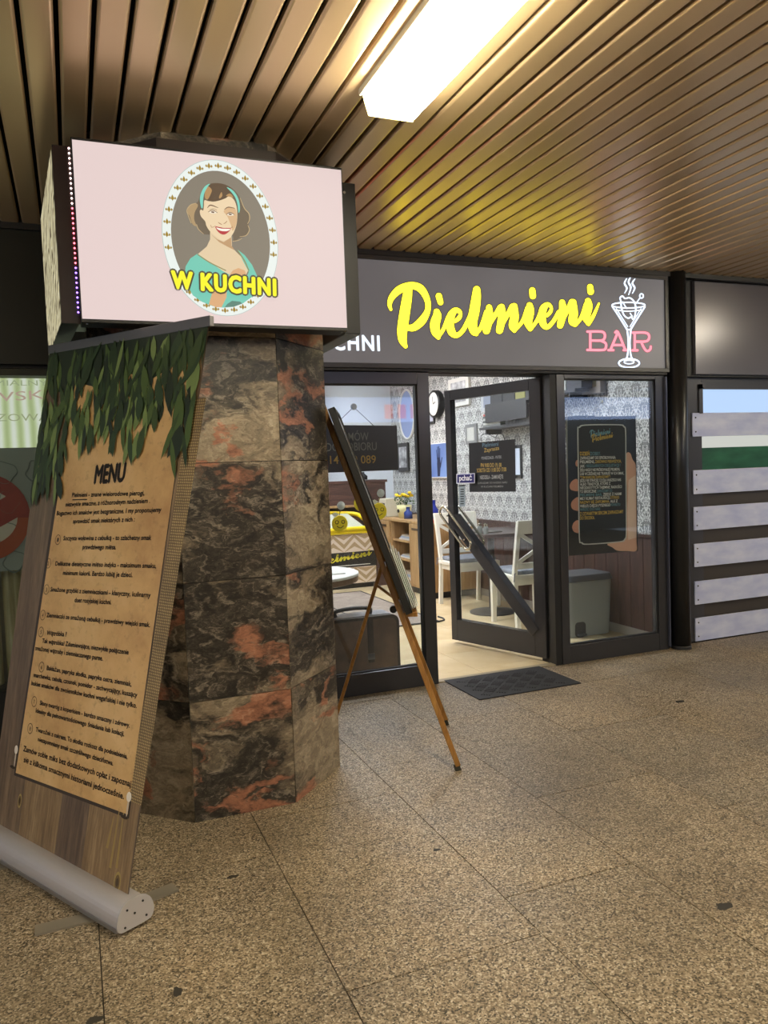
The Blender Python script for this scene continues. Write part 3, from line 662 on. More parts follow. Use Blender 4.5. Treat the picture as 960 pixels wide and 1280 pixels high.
# ------------------------------------------------------------------ shop sign above the bar
SG = 4.40
sx0, sx1, sz0, sz1 = .80, 3.968, 1.990, 2.665
sg = thing('shop_sign', (2.4, SG, sz0), 'wide grey illuminated sign with yellow script and pink neon lettering above door', 'sign')
B(sx0, sx1, SG+.004, WALL-.02, sz0, sz1).build('case', pm('sign_case', '#2b2a2c', .4), sg)
def grey_lit():
    t = NT('backlit_grey_film'); n = t.noise(t.coord(), 1.1, 2)
    t.set(col=lin('#4a484a'), rough=.4, ecol=lin('#6a6769'), estr=t.ramp(n.outputs[0], [(.3, (.60,)*3+(1,)), (.7, (.90,)*3+(1,))])); return t.m
sf = MB().quad((sx0+.03, SG, sz0+.03), (sx1-.03, SG, sz0+.03), (sx1-.03, SG, sz1-.03), (sx0+.03, SG, sz1-.03)).build('sign_face', grey_lit(), sg)
for nm, a in (('rim', (sx0, sx1, SG-.012, SG+.01, sz1-.03, sz1)), ('rim', (sx0, sx1, SG-.012, SG+.01, sz0, sz0+.028)), ('rim', (sx1-.03, sx1, SG-.012, SG+.01, sz0+.028, sz1-.03))):
    B(*a).build(nm, pm('sign_rim', '#39383a', .35), sg, .002)
S1 = (470, 330, 6.0); S2 = (610, 330, 6.0)
PIEL = [crop(s, *S1) for s in (
    [(242, 190, 62), (232, 260, 74), (210, 400, 80), (197, 500, 76), (200, 570, 62), (222, 618, 32)],
    [(112, 342, 22), (102, 300, 34), (122, 245, 48), (180, 190, 60), (262, 162, 54), (335, 185, 58), (383, 265, 46), (388, 345, 44), (345, 425, 62), (285, 475, 56), (240, 478, 44)],
    [(455, 358, 48), (458, 390, 66), (442, 450, 74), (448, 510, 66), (468, 552, 32)], [(468, 545, 30), (505, 490, 30), (545, 400, 40)],
    [(471, 240, 48), (484, 288, 44)],
    [(592, 430, 28), (622, 405, 34), (634, 375, 28), (620, 352, 36), (590, 350, 46), (562, 390, 60), (555, 450, 58), (568, 510, 60), (605, 535, 40), (650, 500, 36), (688, 430, 34), (712, 370, 30)],
    [(755, 192, 56), (752, 250, 70), (738, 350, 78), (722, 440, 74), (735, 505, 60), (752, 525, 34)], [(750, 520, 34), (790, 470, 34), (830, 360, 40)])]
PIEL += [crop(s, *S2) for s in (
    [(8, 325, 46), (8, 400, 62), (-12, 500, 56)], [(-10, 490, 30), (50, 390, 34), (92, 325, 44)],
    [(102, 322, 48), (105, 400, 62), (86, 498, 54)], [(88, 488, 30), (145, 385, 34), (182, 318, 44)],
    [(196, 318, 52), (198, 400, 66), (186, 465, 62), (198, 502, 30)], [(200, 498, 28), (258, 430, 30), (298, 330, 38)],
    [(312, 310, 48), (316, 355, 62), (300, 430, 66), (315, 488, 34)], [(318, 492, 28), (370, 420, 30), (402, 345, 36)], [(332, 198, 48), (336, 240, 50)],
    [(442, 388, 26), (468, 358, 30), (474, 325, 24), (448, 304, 36), (415, 335, 56), (405, 400, 58), (416, 452, 52), (445, 474, 36), (490, 430, 32), (530, 360, 32)],
    [(556, 288, 46), (562, 360, 62), (541, 460, 50)], [(545, 452, 30), (595, 350, 34), (628, 284, 44)],
    [(638, 288, 52), (642, 370, 66), (634, 430, 62), (650, 458, 30)], [(655, 458, 28), (700, 400, 30), (738, 300, 38)],
    [(750, 278, 48), (754, 320, 60), (736, 395, 62), (752, 448, 32)], [(755, 452, 26), (790, 390, 28), (832, 296, 16)], [(766, 172, 46), (770, 208, 50)])]
PIELP = [p for s in PIEL for p in stroke2d(s, 6)]
L0 = SG-.003
printY(sf, 'script_lettering', PIELP, L0, em('#fff23a', 2.2))
def grow(strokes, w): return [p for s in strokes for p in stroke2d([(x, y, ww+w) for x, y, ww in s], 6)]
printY(sf, 'script_outline', grow(PIEL, 1.6), SG-.0015, em('#4a4210', .5))
S3 = (720, 330, 7.385)
def cs(*ss): return [crop(s, *S3) for s in ss]
W = 22
bar = cs([(105, 624, W), (230, 624, W), (264, 645, W), (262, 688, W), (230, 706, W), (135, 706, W)], [(225, 706, W), (272, 730, W), (276, 768, W), (250, 793, W), (105, 793, W)], [(132, 624, W), (132, 793, W)],
         [(362, 632, W), (388, 632, W), (455, 793, W)], [(382, 640, W), (318, 793, W)], [(300, 795, W), (345, 795, W)], [(440, 795, W), (470, 795, W)], [(345, 748, W), (435, 748, W)],
         [(525, 634, W), (640, 634, W), (674, 660, W), (668, 700, W), (632, 716, W), (545, 716, W)], [(542, 634, W), (542, 797, W)], [(520, 797, W), (568, 797, W)], [(600, 716, W), (628, 775, W), (655, 803, W), (684, 790, W), (690, 762, W)])
for lt3 in (bar[0:3], bar[3:8], bar[8:]): printY(sf, 'neon_letter', [p for s in lt3 for p in stroke2d(s, 5)], L0, em('#ff98a8', 1.4))
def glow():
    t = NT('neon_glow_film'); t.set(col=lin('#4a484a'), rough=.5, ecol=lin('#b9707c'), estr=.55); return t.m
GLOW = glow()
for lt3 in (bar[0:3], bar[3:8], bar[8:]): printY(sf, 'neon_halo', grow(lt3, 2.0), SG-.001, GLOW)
def el(cx, cy, a, b, w, n=20): return [(cx+a*math.cos(6.2832*i/n), cy+b*math.sin(6.2832*i/n), w) for i in range(n+1)]
gl = cs(el(485, 380, 152, 26, 12), [(335, 390, 14), (400, 490, 14), (468, 598, 16)], [(636, 395, 14), (575, 490, 14), (508, 598, 16)], [(372, 412, 8), (478, 578, 8)], [(600, 412, 8), (498, 578, 8)],
        [(470, 606, 14), (508, 606, 14)], [(474, 620, 14), (484, 730, 14), (474, 850, 14), (450, 890, 14)], [(506, 620, 14), (496, 730, 14), (508, 850, 14), (534, 890, 14)], el(490, 915, 95, 40, 14), el(490, 905, 45, 16, 10),
        [(415, 345, 13), (408, 312, 13), (430, 296, 13), (452, 318, 13), (495, 312, 13), (535, 345, 13), (552, 405, 13), (545, 470, 13), (530, 512, 13), (510, 490, 13), (480, 500, 13), (442, 470, 13), (420, 405, 13), (415, 345, 13)],
        [(430, 350, 10), (455, 390, 10), (470, 410, 10)], [(500, 455, 10), (520, 485, 10)], [(370, 425, 9), (480, 436, 9), (605, 425, 9)], [(552, 365, 9), (592, 312, 9)], el(605, 295, 17, 20, 11, 12),
        [(468, 135, 8), (448, 178, 15), (470, 222, 15), (450, 268, 7)], [(508, 114, 8), (485, 165, 16), (506, 215, 16), (486, 284, 7)], [(544, 138, 8), (520, 178, 15), (542, 220, 15), (520, 272, 7)])
printY(sf, 'cocktail_glass_neon', [p for s in gl for p in stroke2d(s, 4)], L0-.001, em('#dcecff', 2.0))
lit_text(sf, 'white_lettering', 'W KUCHNI', L0, (346, 435.5), (474.5, 438.3), .094, '#eef6ff', .0035, 1.2)

# ------------------------------------------------------------------ bar front: left window, door, right window
FZ = 1.972
def framed_window(name, x0, x1, zt, label, lw, rw, bh, th, y0=4.425, y1=4.495, glass=GLASS):
    t = thing(name, ((x0+x1)/2, (y0+y1)/2, 0), label, 'window', kind='structure')
    B(x0, x0+lw, y0, y1, 0, zt).build('frame_post', FRAME, t, .003); B(x1-rw, x1, y0, y1, 0, zt).build('frame_post', FRAME, t, .003)
    B(x0+lw, x1-rw, y0, y1, 0, bh).build('frame_rail', FRAME, t, .003); B(x0+lw, x1-rw, y0, y1, zt-th, zt).build('frame_rail', FRAME, t, .003)
    gm = pm('glazing_gasket', '#0c0c0d', .6); g = .008; yb0, yb1 = y0+.012, y0+.03
    m = MB(); m.box(x0+lw, x0+lw+g, yb0, yb1, bh, zt-th); m.box(x1-rw-g, x1-rw, yb0, yb1, bh, zt-th); m.box(x0+lw, x1-rw, yb0, yb1, bh, bh+g); m.box(x0+lw, x1-rw, yb0, yb1, zt-th-g, zt-th)
    m.build('gasket', gm, t)
    B(x0+lw, x1-rw, y0+.03, y0+.036, bh, zt-th).build('pane', glass, t); return t
framed_window('window_1', .74, 2.098, FZ, 'anthracite framed shop window left of the open door', .08, .082, .135, .075)
framed_window('window_2', 3.04, 3.955, FZ, 'anthracite framed shop window right of door with phone poster', .062, .085, .125, .03)
lt = B(.74, 3.955, 4.40, 4.50, 1.974, 1.988).build('trim_2', BLACK); tag(lt, 'black strip under the bar sign', 'trim', kind='structure')
B(3.945, 3.957, 4.405, 4.424, .02, 1.96).build('trim_3', pm('cool_edge', '#55586a', .3, .5)); tag(bpy.data.objects['trim_3'], 'narrow metal edge strip right of the poster window', 'trim', kind='structure')
HG = Vector((3.0, 4.53, 0)); FE = Vector((2.715, 5.414, 0)); DE = (FE-HG).normalized(); DN = Vector((DE.y, -DE.x, 0))
if DN.dot(CAM-HG) < 0: DN = -DN
DLEN = (FE-HG).length
def dp(a, z, o=0.0): return HG+DE*a+DN*o+Vector((0, 0, z))
def dbox(m, a0, a1, z0, z1, o0, o1):
    return m.hexa([dp(a0, z0, o0), dp(a1, z0, o0), dp(a1, z0, o1), dp(a0, z0, o1)], [dp(a0, z1, o0), dp(a1, z1, o0), dp(a1, z1, o1), dp(a0, z1, o1)])
dr = thing('door_1', HG, 'dark framed glass door standing open into the bar', 'door', kind='structure')
DT = .028
dbox(MB(), 0, .10, .03, 1.962, -DT, DT).build('stile', FRAME, dr, .003); dbox(MB(), DLEN-.062, DLEN, .03, 1.962, -DT, DT).build('stile', FRAME, dr, .003)
dbox(MB(), .10, DLEN-.062, .03, .195, -DT, DT).build('rail', FRAME, dr, .003); dbox(MB(), .10, DLEN-.062, 1.885, 1.962, -DT, DT).build('rail', FRAME, dr, .003)
dbox(MB(), .10, DLEN-.062, .195, 1.885, -.004, .002).build('pane', GLASS, dr)
MB().bar(dp(.885, .985, .0), dp(.09, .20, .0), .07, .085, DN.cross(DE)).build('brace', FRAME, dr, .003)
dd = (dp(.09, .20)-dp(.885, .985)).normalized(); dq = DN.cross(dd).normalized()
for sgn in (1, -1):
    a = dp(.93, 1.03, sgn*.07); b = a+dd*.33; pts = []
    for c0, e in ((a, -dd), (b, dd)):
        pass
    h = dq*.042; loop = []
    for i in range(9):
        t = math.pi*i/8; loop.append(a-dd*.045*math.sin(t)+h*math.cos(t))
    for i in range(9):
        t = math.pi*i/8; loop.append(b+dd*.045*math.sin(t)-h*math.cos(t))
    hd_ = MB().tube(loop, .0105, 8, True).build('handle', CHROME, dr, smooth=True)
    m = MB()
    for f in (.12, .88): m.tube([a+(b-a)*f-DN*sgn*.07, a+(b-a)*f], .006, 8)
    m.build('handle_mount', CHROME, dr)
for z in (.25, 1.05, 1.72): MB().tube([dp(-.012, z-.06, .0), dp(-.012, z+.06, .0)], .011, 8).build('hinge', BLACK, dr)
hp = B(2.99, 3.038, 4.43, 4.60, 0, FZ).build('trim_4', BLACK); tag(hp, 'black hinge post between open door and poster window', 'trim', kind='structure')
B(2.1, 3.04, 4.44, 4.50, -.01, .006).build('trim_5', pm('threshold', '#8d8166', .5, .2)); tag(bpy.data.objects['trim_5'], 'flat threshold strip under the doorway', 'trim', kind='structure')
def onDoor(x, y, o=0.0):
    dd_ = ray(x, y); p0 = HG+DN*o; return CAM+dd_*((p0-CAM).dot(DN)/dd_.dot(DN))
def door_print(parent, nm, polys, o, mat):
    m = MB()
    for p in polys: m.flat([onDoor(x, y, o) for x, y in p])
    return m.build(nm, mat, parent)
def plate(corners, thick, nrm, mat, nm, parent):     # thin sheet from four 3D corners
    return MB().prism(corners, Vector(nrm)*thick).build(nm, mat, parent)
cnr = [(587, 615), (644.5, 614.5), (643.5, 549), (586, 554)]
c3d = [onDoor(x, y, .012) for x, y in cnr]
ho = thing('hours_poster', sum(c3d, Vector())/4, 'black opening hours notice hanging on the open glass door', 'poster')
plate(c3d, -.003, DN, pm('poster_black', '#1c2026', .3), 'sheet', ho)
def door_text(s, x0, y0, x1, y1, cap, colr, bold=.01):
    m = MB(); a, b = onDoor(x0, y0, .0135), onDoor(x1, y1, .0135); put_text(m, s, line_map(a, b, (0, 0, cap)), bold); m.build('lettering', pr_(colr), ho)
door_text('Pielmieni', 603, 559, 623, 557, .030, '#5f7f93'); door_text('Zaprasza', 605, 565.5, 624, 562, .030, '#b59a55')
door_text('PONIEDZIAŁEK - PIĄTEK', 602, 574.5, 627, 573, .022, '#9aa0a6'); door_text('PN 9:00 DO 19. 00', 601, 584, 627, 583.5, .030, '#b79b52', .02); door_text('SOBOTA OD 11:00 DO 17:00', 596, 590.5, 633, 589, .030, '#b79b52', .02)
door_text('NIEDZIELA - ZAMKNIĘTE', 600, 599, 629, 598, .028, '#a6a8a8', .02); door_text('ZAPRASZAMY DO NASZEGO BARU', 597, 605, 634, 604, .014, '#8a8c8c'); door_text('W KUCHNI PIELMIENI', 601, 609.5, 629, 609, .014, '#8a8c8c')
m = MB(); m.tube([onDoor(x, y, .012) for x, y in catmull([(603, 552), (601, 546), (606, 542), (613, 544), (619, 547), (622, 543), (628, 543), (631, 550)], 3)], .0025, 6); m.build('wire_hanger', BLACK, ho)
ps = thing('push_sticker', onDoor(582, 598, .02), 'small dark blue push sticker on the glass door', 'sticker')
plate([onDoor(x, y, .030) for x, y in ((570.5, 604.5), (593.5, 604), (593.5, 591.5), (570.5, 592.5))], -.0015, DN, pm('sticker_white', '#cfd0de', .4), 'border', ps)
plate([onDoor(x, y, .0312) for x, y in ((571.5, 603.6), (592.5, 603.1), (592.5, 592.4), (571.5, 593.4))], -.0008, DN, pm('sticker_blue', '#1a1a66', .4), 'field', ps)
m = MB(); a, b = onDoor(574, 600.8, .032), onDoor(590, 600.3, .032); put_text(m, 'pchać', line_map(a, b, (0, 0, .042)), .015); m.build('lettering', pr_('#f2f2f6'), ps)
vs = thing('strip_sticker', onDoor(577.5, 619, .02), 'narrow grey strip sticker below the blue push sign', 'sticker')
plate([onDoor(x, y, .008) for x, y in ((574, 633.5), (581.5, 633), (581, 606), (573.5, 606.5))], -.0015, DN, pm('strip_grey', '#8d9aa2', .5), 'sheet', vs)
m = MB()
for i in range(7): y = 611+i*3; m.flat([onDoor(px, py, .009) for px, py in ((575.5, y+1.3), (579.8, y+1.2), (579.8, y), (575.5, y+.1))])
m.flat([onDoor(px, py, .009) for px, py in ((573.8, 608), (581.2, 607.6), (581.2, 606), (573.8, 606.4))]); m.build('print', pr_('#20242a'), vs)

# phone poster behind the right window
PY = 4.535
pp = thing('phone_poster', onY(752, 690, PY), 'black poster of hand holding phone, hanging in right window', 'poster')
def pY(nm, polys, o, c): 
    m = MB()
    for p in polys: m.flat([onY(x, y, PY-o) for x, y in p])
    return m.build(nm, pr_(c), pp)
MB().prism([onY(x, y, PY) for x, y in ((709.5, 695), (797.5, 688.5), (794.5, 520), (707.5, 521))], (0, .004, 0)).build('sheet', pm('poster_film', '#191a1d', .28), pp)
pY('sheet_edge', [[(709.2, 695), (711, 695), (709.2, 521), (707.5, 521)]], .0006, '#8a857a')
def C5(pts): return [(700+x/6.4, 500+y/6.4) for x, y in pts]
pY('hand_print', [catmull(C5([(525, 470), (530, 430), (545, 418), (565, 430), (580, 475), (606, 520), (608, 640), (612, 900), (612, 1120), (612, 1205), (540, 1208), (460, 1205), (420, 1180), (380, 1150), (520, 1120), (532, 1000), (535, 700), (525, 560)]), 3, True)], .0010, '#d29f84')
pY('hand_light_print', [C5([(548, 640), (606, 600), (609, 1000), (612, 1100), (545, 1120), (540, 900)])], .0014, '#e2bfa8')
for p in ([(140, 635), (100, 645), (78, 680), (85, 715), (120, 728), (150, 720)], [(150, 780), (110, 795), (88, 830), (98, 870), (130, 885), (155, 875)], [(150, 965), (115, 975), (98, 1010), (105, 1045), (130, 1062), (158, 1055)], [(140, 480), (125, 495), (125, 520), (140, 532)]): pY('finger_print', [catmull(C5(p), 3, True)], .0010, '#c4866c')
body = catmull(C5([(205, 196), (470, 194), (515, 208), (529, 250), (531, 500), (534, 900), (534, 1080), (520, 1120), (480, 1138), (220, 1158), (170, 1145), (150, 1100), (145, 700), (138, 260), (150, 215)]), 4, True)
pY('phone_rim_print', [body], .0018, '#b9b6ae')
cxm = sum(p[0] for p in body)/len(body); cym = sum(p[1] for p in body)/len(body)
pY('phone_screen_print', [[(cxm+(x-cxm)*.955, cym+(y-cym)*.982) for x, y in body]], .0022, '#151619')
def ptxt(runs, y0, y1, x0, x1, cap):
    tot = sum(len(s) for s, _ in runs); a = 0
    for s, c in runs:
        f0 = a/tot; a += len(s); f1 = (a-.4)/tot if a < tot else 1
        p0, p1 = C5([(x0+(x1-x0)*f0, y0+(y1-y0)*f0)])[0], C5([(x0+(x1-x0)*f1, y0+(y1-y0)*f1)])[0]
        m = MB(); put_text(m, s, line_map(onY(*p0, PY-.0026), onY(*p1, PY-.0026), (0, 0, cap)), .02); m.build('lettering', pr_(c), pp)
CW, CG, CT = '#cfcac2', '#c9a13f', '#56808a'
for runs, y0, y1, x1, cap in (([('DZIEŃ ', CG), ('DOBRY.', CT)], 443, 443, 325, .026), ([('ZAPRASZAMY DO SPRÓBOWANIA', CW)], 476, 470, 445, .021), ([('PIELMIENI, ', CW), ('ZARÓWNO PIERWSZYCH,', CG)], 507, 500, 490, .021),
        ([('JAK ', CW), ('I REGULARNYCH DEGUSTACJI !', CT)], 540, 532, 482, .021), ([('JEŚLI NIGDY NIE PRÓBOWAŁEŚ PIELMIENI,', CW)], 572, 564, 480, .020), ([('LUB WCZEŚNIEJ NIE TRAFIŁEŚ W ICH SMAK,', CW)], 602, 595, 512, .020),
        ([('"TYM BARDZIEJ ZAPRASZAMY"!', CG)], 630, 622, 402, .018), ([('JEŻELI NIE STRACISZ CO DLA WASZEGO NAS', CW)], 656, 648, 488, .020), ([('ALBO TRADYCJE, KTÓRE Z', CW)], 686, 676, 404, .020), ([('NIEODKRYTYCH TAJEMNIC RADOŚCI', CW)], 714, 704, 494, .020),
        ([('TO SERDECZNIE ', CW), ('ZAPRASZAMY DO', CT)], 744, 735, 418, .020), ([('PIELMIENI BAR, ', CT), ('ZJEDZ Z NAMI', CW)], 772, 760, 492, .020), ([('MIŁY KLIMAT RESTAURACJI, ', CW), ('KTÓREGO', CG)], 800, 788, 474, .020), ([('NAZWY SIĘ ZAPOMINA, ', CG), ('ALE Z', CW)], 830, 818, 462, .020),
        ([('WIELKĄ CHĘCIĄ PYSZNEGO ', CW), ('POWROTU', CT)], 860, 846, 482, .020), ([('WRÓĆ DO NAS', CT)], 888, 880, 322, .020), ([('Z OTWARTYM SERCEM ZAPRASZAMY', CG)], 925, 905, 508, .024), ([('DO ŚRODKA.', CG)], 958, 953, 278, .024)):
    ptxt(runs, y0, y1, 160, x1, cap)
pc_ = [(p[0], p[1]) for s in PIEL for p in s]
px0, px1, py0, py1 = min(p[0] for p in pc_), max(p[0] for p in pc_), min(p[1] for p in pc_), max(p[1] for p in pc_)
def script_on(parent, nm, mapf, mat):             # the same script word, small
    m = MB()
    for p in PIELP: m.flat([mapf((x-px0)/(px1-px0), (py1-y)/(py1-py0)) for x, y in p])
    return m.build(nm, mat, parent)
a, b = onY(*C5([(240, 305)])[0], PY-.0026), onY(*C5([(405, 290)])[0], PY-.0026); script_on(pp, 'script_print', lambda x, y: a+(b-a)*x+Vector((0, 0, .055*y)), pr_('#6f9aa0'))
a2, b2 = onY(*C5([(252, 340)])[0], PY-.0030), onY(*C5([(425, 322)])[0], PY-.0030); script_on(pp, 'script_print', lambda x, y: a2+(b2-a2)*x+Vector((0, 0, .055*y)), pr_('#c9a13f'))
hk = onY(752, 502, 4.47)
sc_ = thing('suction_hook', hk, 'small clear suction hook holding the phone poster string', 'hook')
MB().lathe(hk, [(.016, 0), (.012, .006), (.004, .012)], 14, (0, -1, 0)).build('cup', pm('suction_clear', '#b9b7a6', .3), sc_)
m = MB(); m.tube([hk+Vector((0, .0, -.008)), onY(733, 522, PY)], .0014, 6); m.tube([hk+Vector((0, 0, -.008)), onY(772, 521, PY)], .0014, 6); m.build('string', pm('string', '#a9a594', .8), pp)

fl_ = B(3.956, 4.15, 4.46, 4.60, 0, 1.985).build('leak_filler', BLACK); tag(fl_, 'black filler added behind the round post against stray light', 'trim', kind='structure')  # added piece: closes the gap where world light leaked past the post
# ------------------------------------------------------------------ round post and the shuttered shop on the right
po = thing('round_post', (4.045, 4.40, 0), 'dark round metal downpipe post between the two shop fronts', 'post')
MB().lathe((4.045, 4.40, 0), [(.066, 0), (.066, CEIL+.01)], 28).build('shaft', pm('post_black', '#28292b', .3, .4), po, smooth=True)
MB().lathe((4.045, 4.40, 0), [(.07, 0), (.07, .02), (.067, .025)], 28).build('collar', DARK, po)
rs = thing('blank_sign', (6, 4.44, 1.98), 'blank glossy dark sign panel above the boarded shop window', 'sign')
B(4.245, 9.9, 4.43, 4.46, 1.985, 2.655).build('panel', pm('gloss_grey', '#6d6b73', .24, .3), rs, .003)
B(4.17, 9.9, 4.455, 4.47, 1.97, 2.67).build('backing', BLACK, rs)
rw = thing('window_4', (6, 4.5, 0), 'boarded shop window with aluminium strips right of the post', 'window', kind='structure')
FR2 = pm('grey_blue_frame', '#44444a', .35, .3)
B(4.14, 4.36, 4.50, 4.56, 0, 1.975).build('frame_post', FR2, rw); B(4.36, 9.9, 4.50, 4.56, 1.885, 1.975).build('frame_rail', FR2, rw, .003)
B(4.33, 4.365, 4.488, 4.5, 1.70, 1.92).build('frame_lip', FR2, rw); B(4.33, 9.9, 4.488, 4.5, 1.885, 1.92).build('frame_lip', FR2, rw)
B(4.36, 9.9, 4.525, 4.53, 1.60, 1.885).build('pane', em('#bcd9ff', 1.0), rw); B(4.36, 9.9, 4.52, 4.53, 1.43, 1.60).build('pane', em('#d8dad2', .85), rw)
B(4.36, 9.9, 4.515, 4.53, 1.286, 1.45).build('pane', tinted('green_film', '#0f4a34', '#2a6a4c', 4, .35, 0, (1, 1, 3), 0, 8), rw)
B(4.36, 9.9, 4.52, 4.56, 0, 1.29).build('lower_panel', pm('panel_brown', '#3d3733', .5), rw)
for z0, z1 in ((1.535, 1.709), (1.109, 1.286), (.84, 1.013), (.565, .738), (.282, .457), (.006, .18)):
    p = B(4.262, 9.9, 4.488, 4.499, z0, z1).build('metal_strip', PLANK_AL, rw, .0015)
    for zz in (z0+.035, z1-.035): MB().lathe((4.292, 4.488, zz), [(.006, 0), (.004, .004)], 10, (0, -1, 0)).build('screw', pm('screw_dark', '#3a3a40', .4, .8), p)

# ------------------------------------------------------------------ neighbouring shop on the left
ls = thing('blank_fascia', (-1.5, 4.44, 1.98), 'plain black fascia over the window left of the column', 'sign')
B(-4, .78, 4.41, 4.46, 1.985, 2.66).build('panel', pm('fascia_black', '#16170f', .45), ls)
lw = thing('window_3', (-1.6, 4.47, 0), 'shop window with stickers left of the menu banner', 'window', kind='structure')
B(-4, .74, 4.44, 4.50, 1.93, 1.965).build('frame_rail', pm('olive_frame', '#2a2c20', .5), lw); B(.66, .74, 4.44, 4.50, 0, 1.93).build('frame_post', FRAME, lw); B(-4, .66, 4.44, 4.66, 0, .299).build('plinth', BLACK, lw)
B(-4, .66, 4.468, 4.472, .28, 1.93).build('pane', GLASS, lw)
lt_ = thing('light_board', (-1.5, 4.56, 1.58), 'pale green backlit board with faint lettering behind left window', 'sign')
def greenboard():
    t = NT('lit_green_board'); co = t.coord(); w = t.n('ShaderNodeTexWave', bands_direction='X'); t.put(w.inputs['Vector'], co); w.inputs['Scale'].default_value = 5; w.inputs['Distortion'].default_value = 1
    t.set(col=(.05, .05, .05, 1), ecol=t.ramp(w.outputs['Fac'], [(0, '#b7c489'), (.5, '#d5dfae'), (1, '#eef0dc')]), estr=.85); return t.m
B(-4, .6, 4.55, 4.57, 1.565, 1.93).build('board', greenboard(), lt_)
for s, p0, p1, cap, c in (('SIEWSKI', (-60, 506), (62, 498), .05, '#cfb09c'), ('RATUSZOWA', (-70, 527), (62, 526), .04, '#b3ba8c'), ('NIEWYMIALNY', (-70, 482), (60, 482), .03, '#b3bd92')):
    m = MB(); a, b = onY(*p0, 4.548), onY(*p1, 4.548); put_text(m, s, line_map(a, b, (0, 0, cap)), .0); m.build('lettering', em(c, .8), lt_)
bw_ = B(-4, .66, 4.80, 4.86, 0, 2.0).build('wall_left_shop', pm('left_shop_wall', '#7b7f70', .7)); tag(bw_, 'plain back wall behind the left shop window', 'wall', kind='structure')
gp = thing('graphic_panel', (-1.5, 4.52, .95), 'grey green patterned panel with red ring graphic behind left window', 'panel')
B(-4, .6, 4.50, 4.512, .92, 1.56).build('sheet', pm('panel_sage', '#8d968a', .6), gp)
random.seed(5); m = MB()
for i in range(60):
    cx, cz = -1.6+(i % 15)*.16+random.uniform(-.02, .02), .97+(i//15)*.155; pts = [(cx+.055*math.cos(6.283*k/9)*(1+.25*math.sin(3*k)), 4.4985, cz+.055*math.sin(6.283*k/9)*(1+.2*math.cos(2*k))) for k in range(9)]
    m.tube(catmull(pts, 3, True), .0035, 4, True)
m.build('swirl_print', pr_('#6a756a'), gp, kind='stuff')
def pl(nm, polys, o, c):
    m = MB()
    for p in polys: m.flat([onY(x, y, 4.497-o) for x, y in p])
    return m.build(nm, pr_(c), gp)
def arc(cx, cy, r0x, r0y, r1x, r1y, n=36): 
    out = []
    for i in range(n):
        a, b = 6.2832*i/n, 6.2832*(i+1)/n; out.append([(cx+r1x*math.cos(a), cy+r1y*math.sin(a)), (cx+r1x*math.cos(b), cy+r1y*math.sin(b)), (cx+r0x*math.cos(b), cy+r0y*math.sin(b)), (cx+r0x*math.cos(a), cy+r0y*math.sin(a))])
    return out
pl('ring_print', [[(-24+52*math.cos(6.2832*i/36), 647+44*math.sin(6.2832*i/36)) for i in range(36)]], .0008, '#c9bfa6')
pl('ring_print', arc(-24, 647, 46, 36, 62, 56), .0012, '#8f2318'); pl('ring_print', [[(-74, 668), (-56, 690), (34, 640), (22, 612)]], .0016, '#96281a')
pl('ring_print', [p for i, p in enumerate(arc(-24, 647, 46, 36, 62, 56)) if 0 <= i < 9], .0018, '#a4441a')
for i in range(6):
    xx = -.95+i*.19; cu = MB(); n = 14
    for k in range(n+1): cu.v += [Vector((xx+.17*k/n, 4.60+.02*math.sin(k*1.9), .30)), Vector((xx+.17*k/n, 4.60+.02*math.sin(k*1.9), .915))]
    for k in range(n): cu.f.append((2*k, 2*k+2, 2*k+3, 2*k+1))
    c_ = cu.build('window_drape', tinted('olive_drape', '#8a8458', '#c2bb94', 6, .8, 0, (4, 1, .4)), None, smooth=True)
    tag(c_, 'olive cream drape hanging low behind the left shop window', 'curtain', 'drapes behind the left shop window')

# ------------------------------------------------------------------ door mat
mt = thing('door_mat', (2.51, 4.225, 0), 'charcoal ribbed door mat lying in front of doorway', 'mat')
B(2.15, 2.872, 3.99, 4.462, 0, .007).build('backing', pm('mat_rubber', '#1b1b1c', .8), mt, .003)
m = MB(); s = .075
for i in range(-8, 9):
    for j in range(-8, 9):
        cx, cy = 2.51+(i-j)*s*.707, 4.225+(i+j)*s*.707
        if not (2.205 < cx < 2.82 and 4.04 < cy < 4.41): continue
        for k in range(4):
            o = (k-1.5)*.016; e = Vector((.707, .707, 0)) if (i+j) % 2 else Vector((.707, -.707, 0)); f = Vector((-e.y, e.x, 0))
            c = Vector((cx, cy, .0085))+f*o; m.bar(c-e*.03, c+e*.03, .009, .003)
m.build('ribs', pm('mat_rib', '#2b2b2c', .9), mt, kind='stuff')

# ------------------------------------------------------------------ easel with framed board
F1, F2, RF = Vector((1.556, 3.106, 0)), Vector((1.787, 3.693, 0)), Vector((1.268, 4.03, 0)); AX = Vector((1.112, 3.616, 1.78)); ed = (F2-F1).normalized(); md = (F1+F2)*.5
fn = Vector((ed.y, -ed.x, 0)); cl = lambda z: AX+(md-AX)*(1-z/AX.z)
es = thing('easel', (1.5, 3.6, 0), 'honey brown wooden tripod easel standing behind the column', 'easel')
for Ft in (F1, F2):
    tp = AX+(Ft-md).normalized()*.02; lg = MB().bar(Ft+Vector((0, 0, .02)), tp, .018, .025, fn).build('leg', EASEL, es, .003)
    MB().bar(Ft+Vector((0, 0, .0)), Ft+(tp-Ft).normalized()*.03, .021, .028, fn).build('foot_tip', pm('rubber_tip', '#2a261c', .8), lg)
hz = cl(.92)
MB().bar(RF, hz, .018, .026, ed).build('rear_leg', EASEL, es, .003)
MB().bar(hz+(RF-hz)*.12, cl(.74), .012, .02, ed).build('brace', EASEL, es)
MB().bar(cl(.90)-ed*.14, cl(.90)+ed*.14, .02, .03).build('crossbar', EASEL, es)
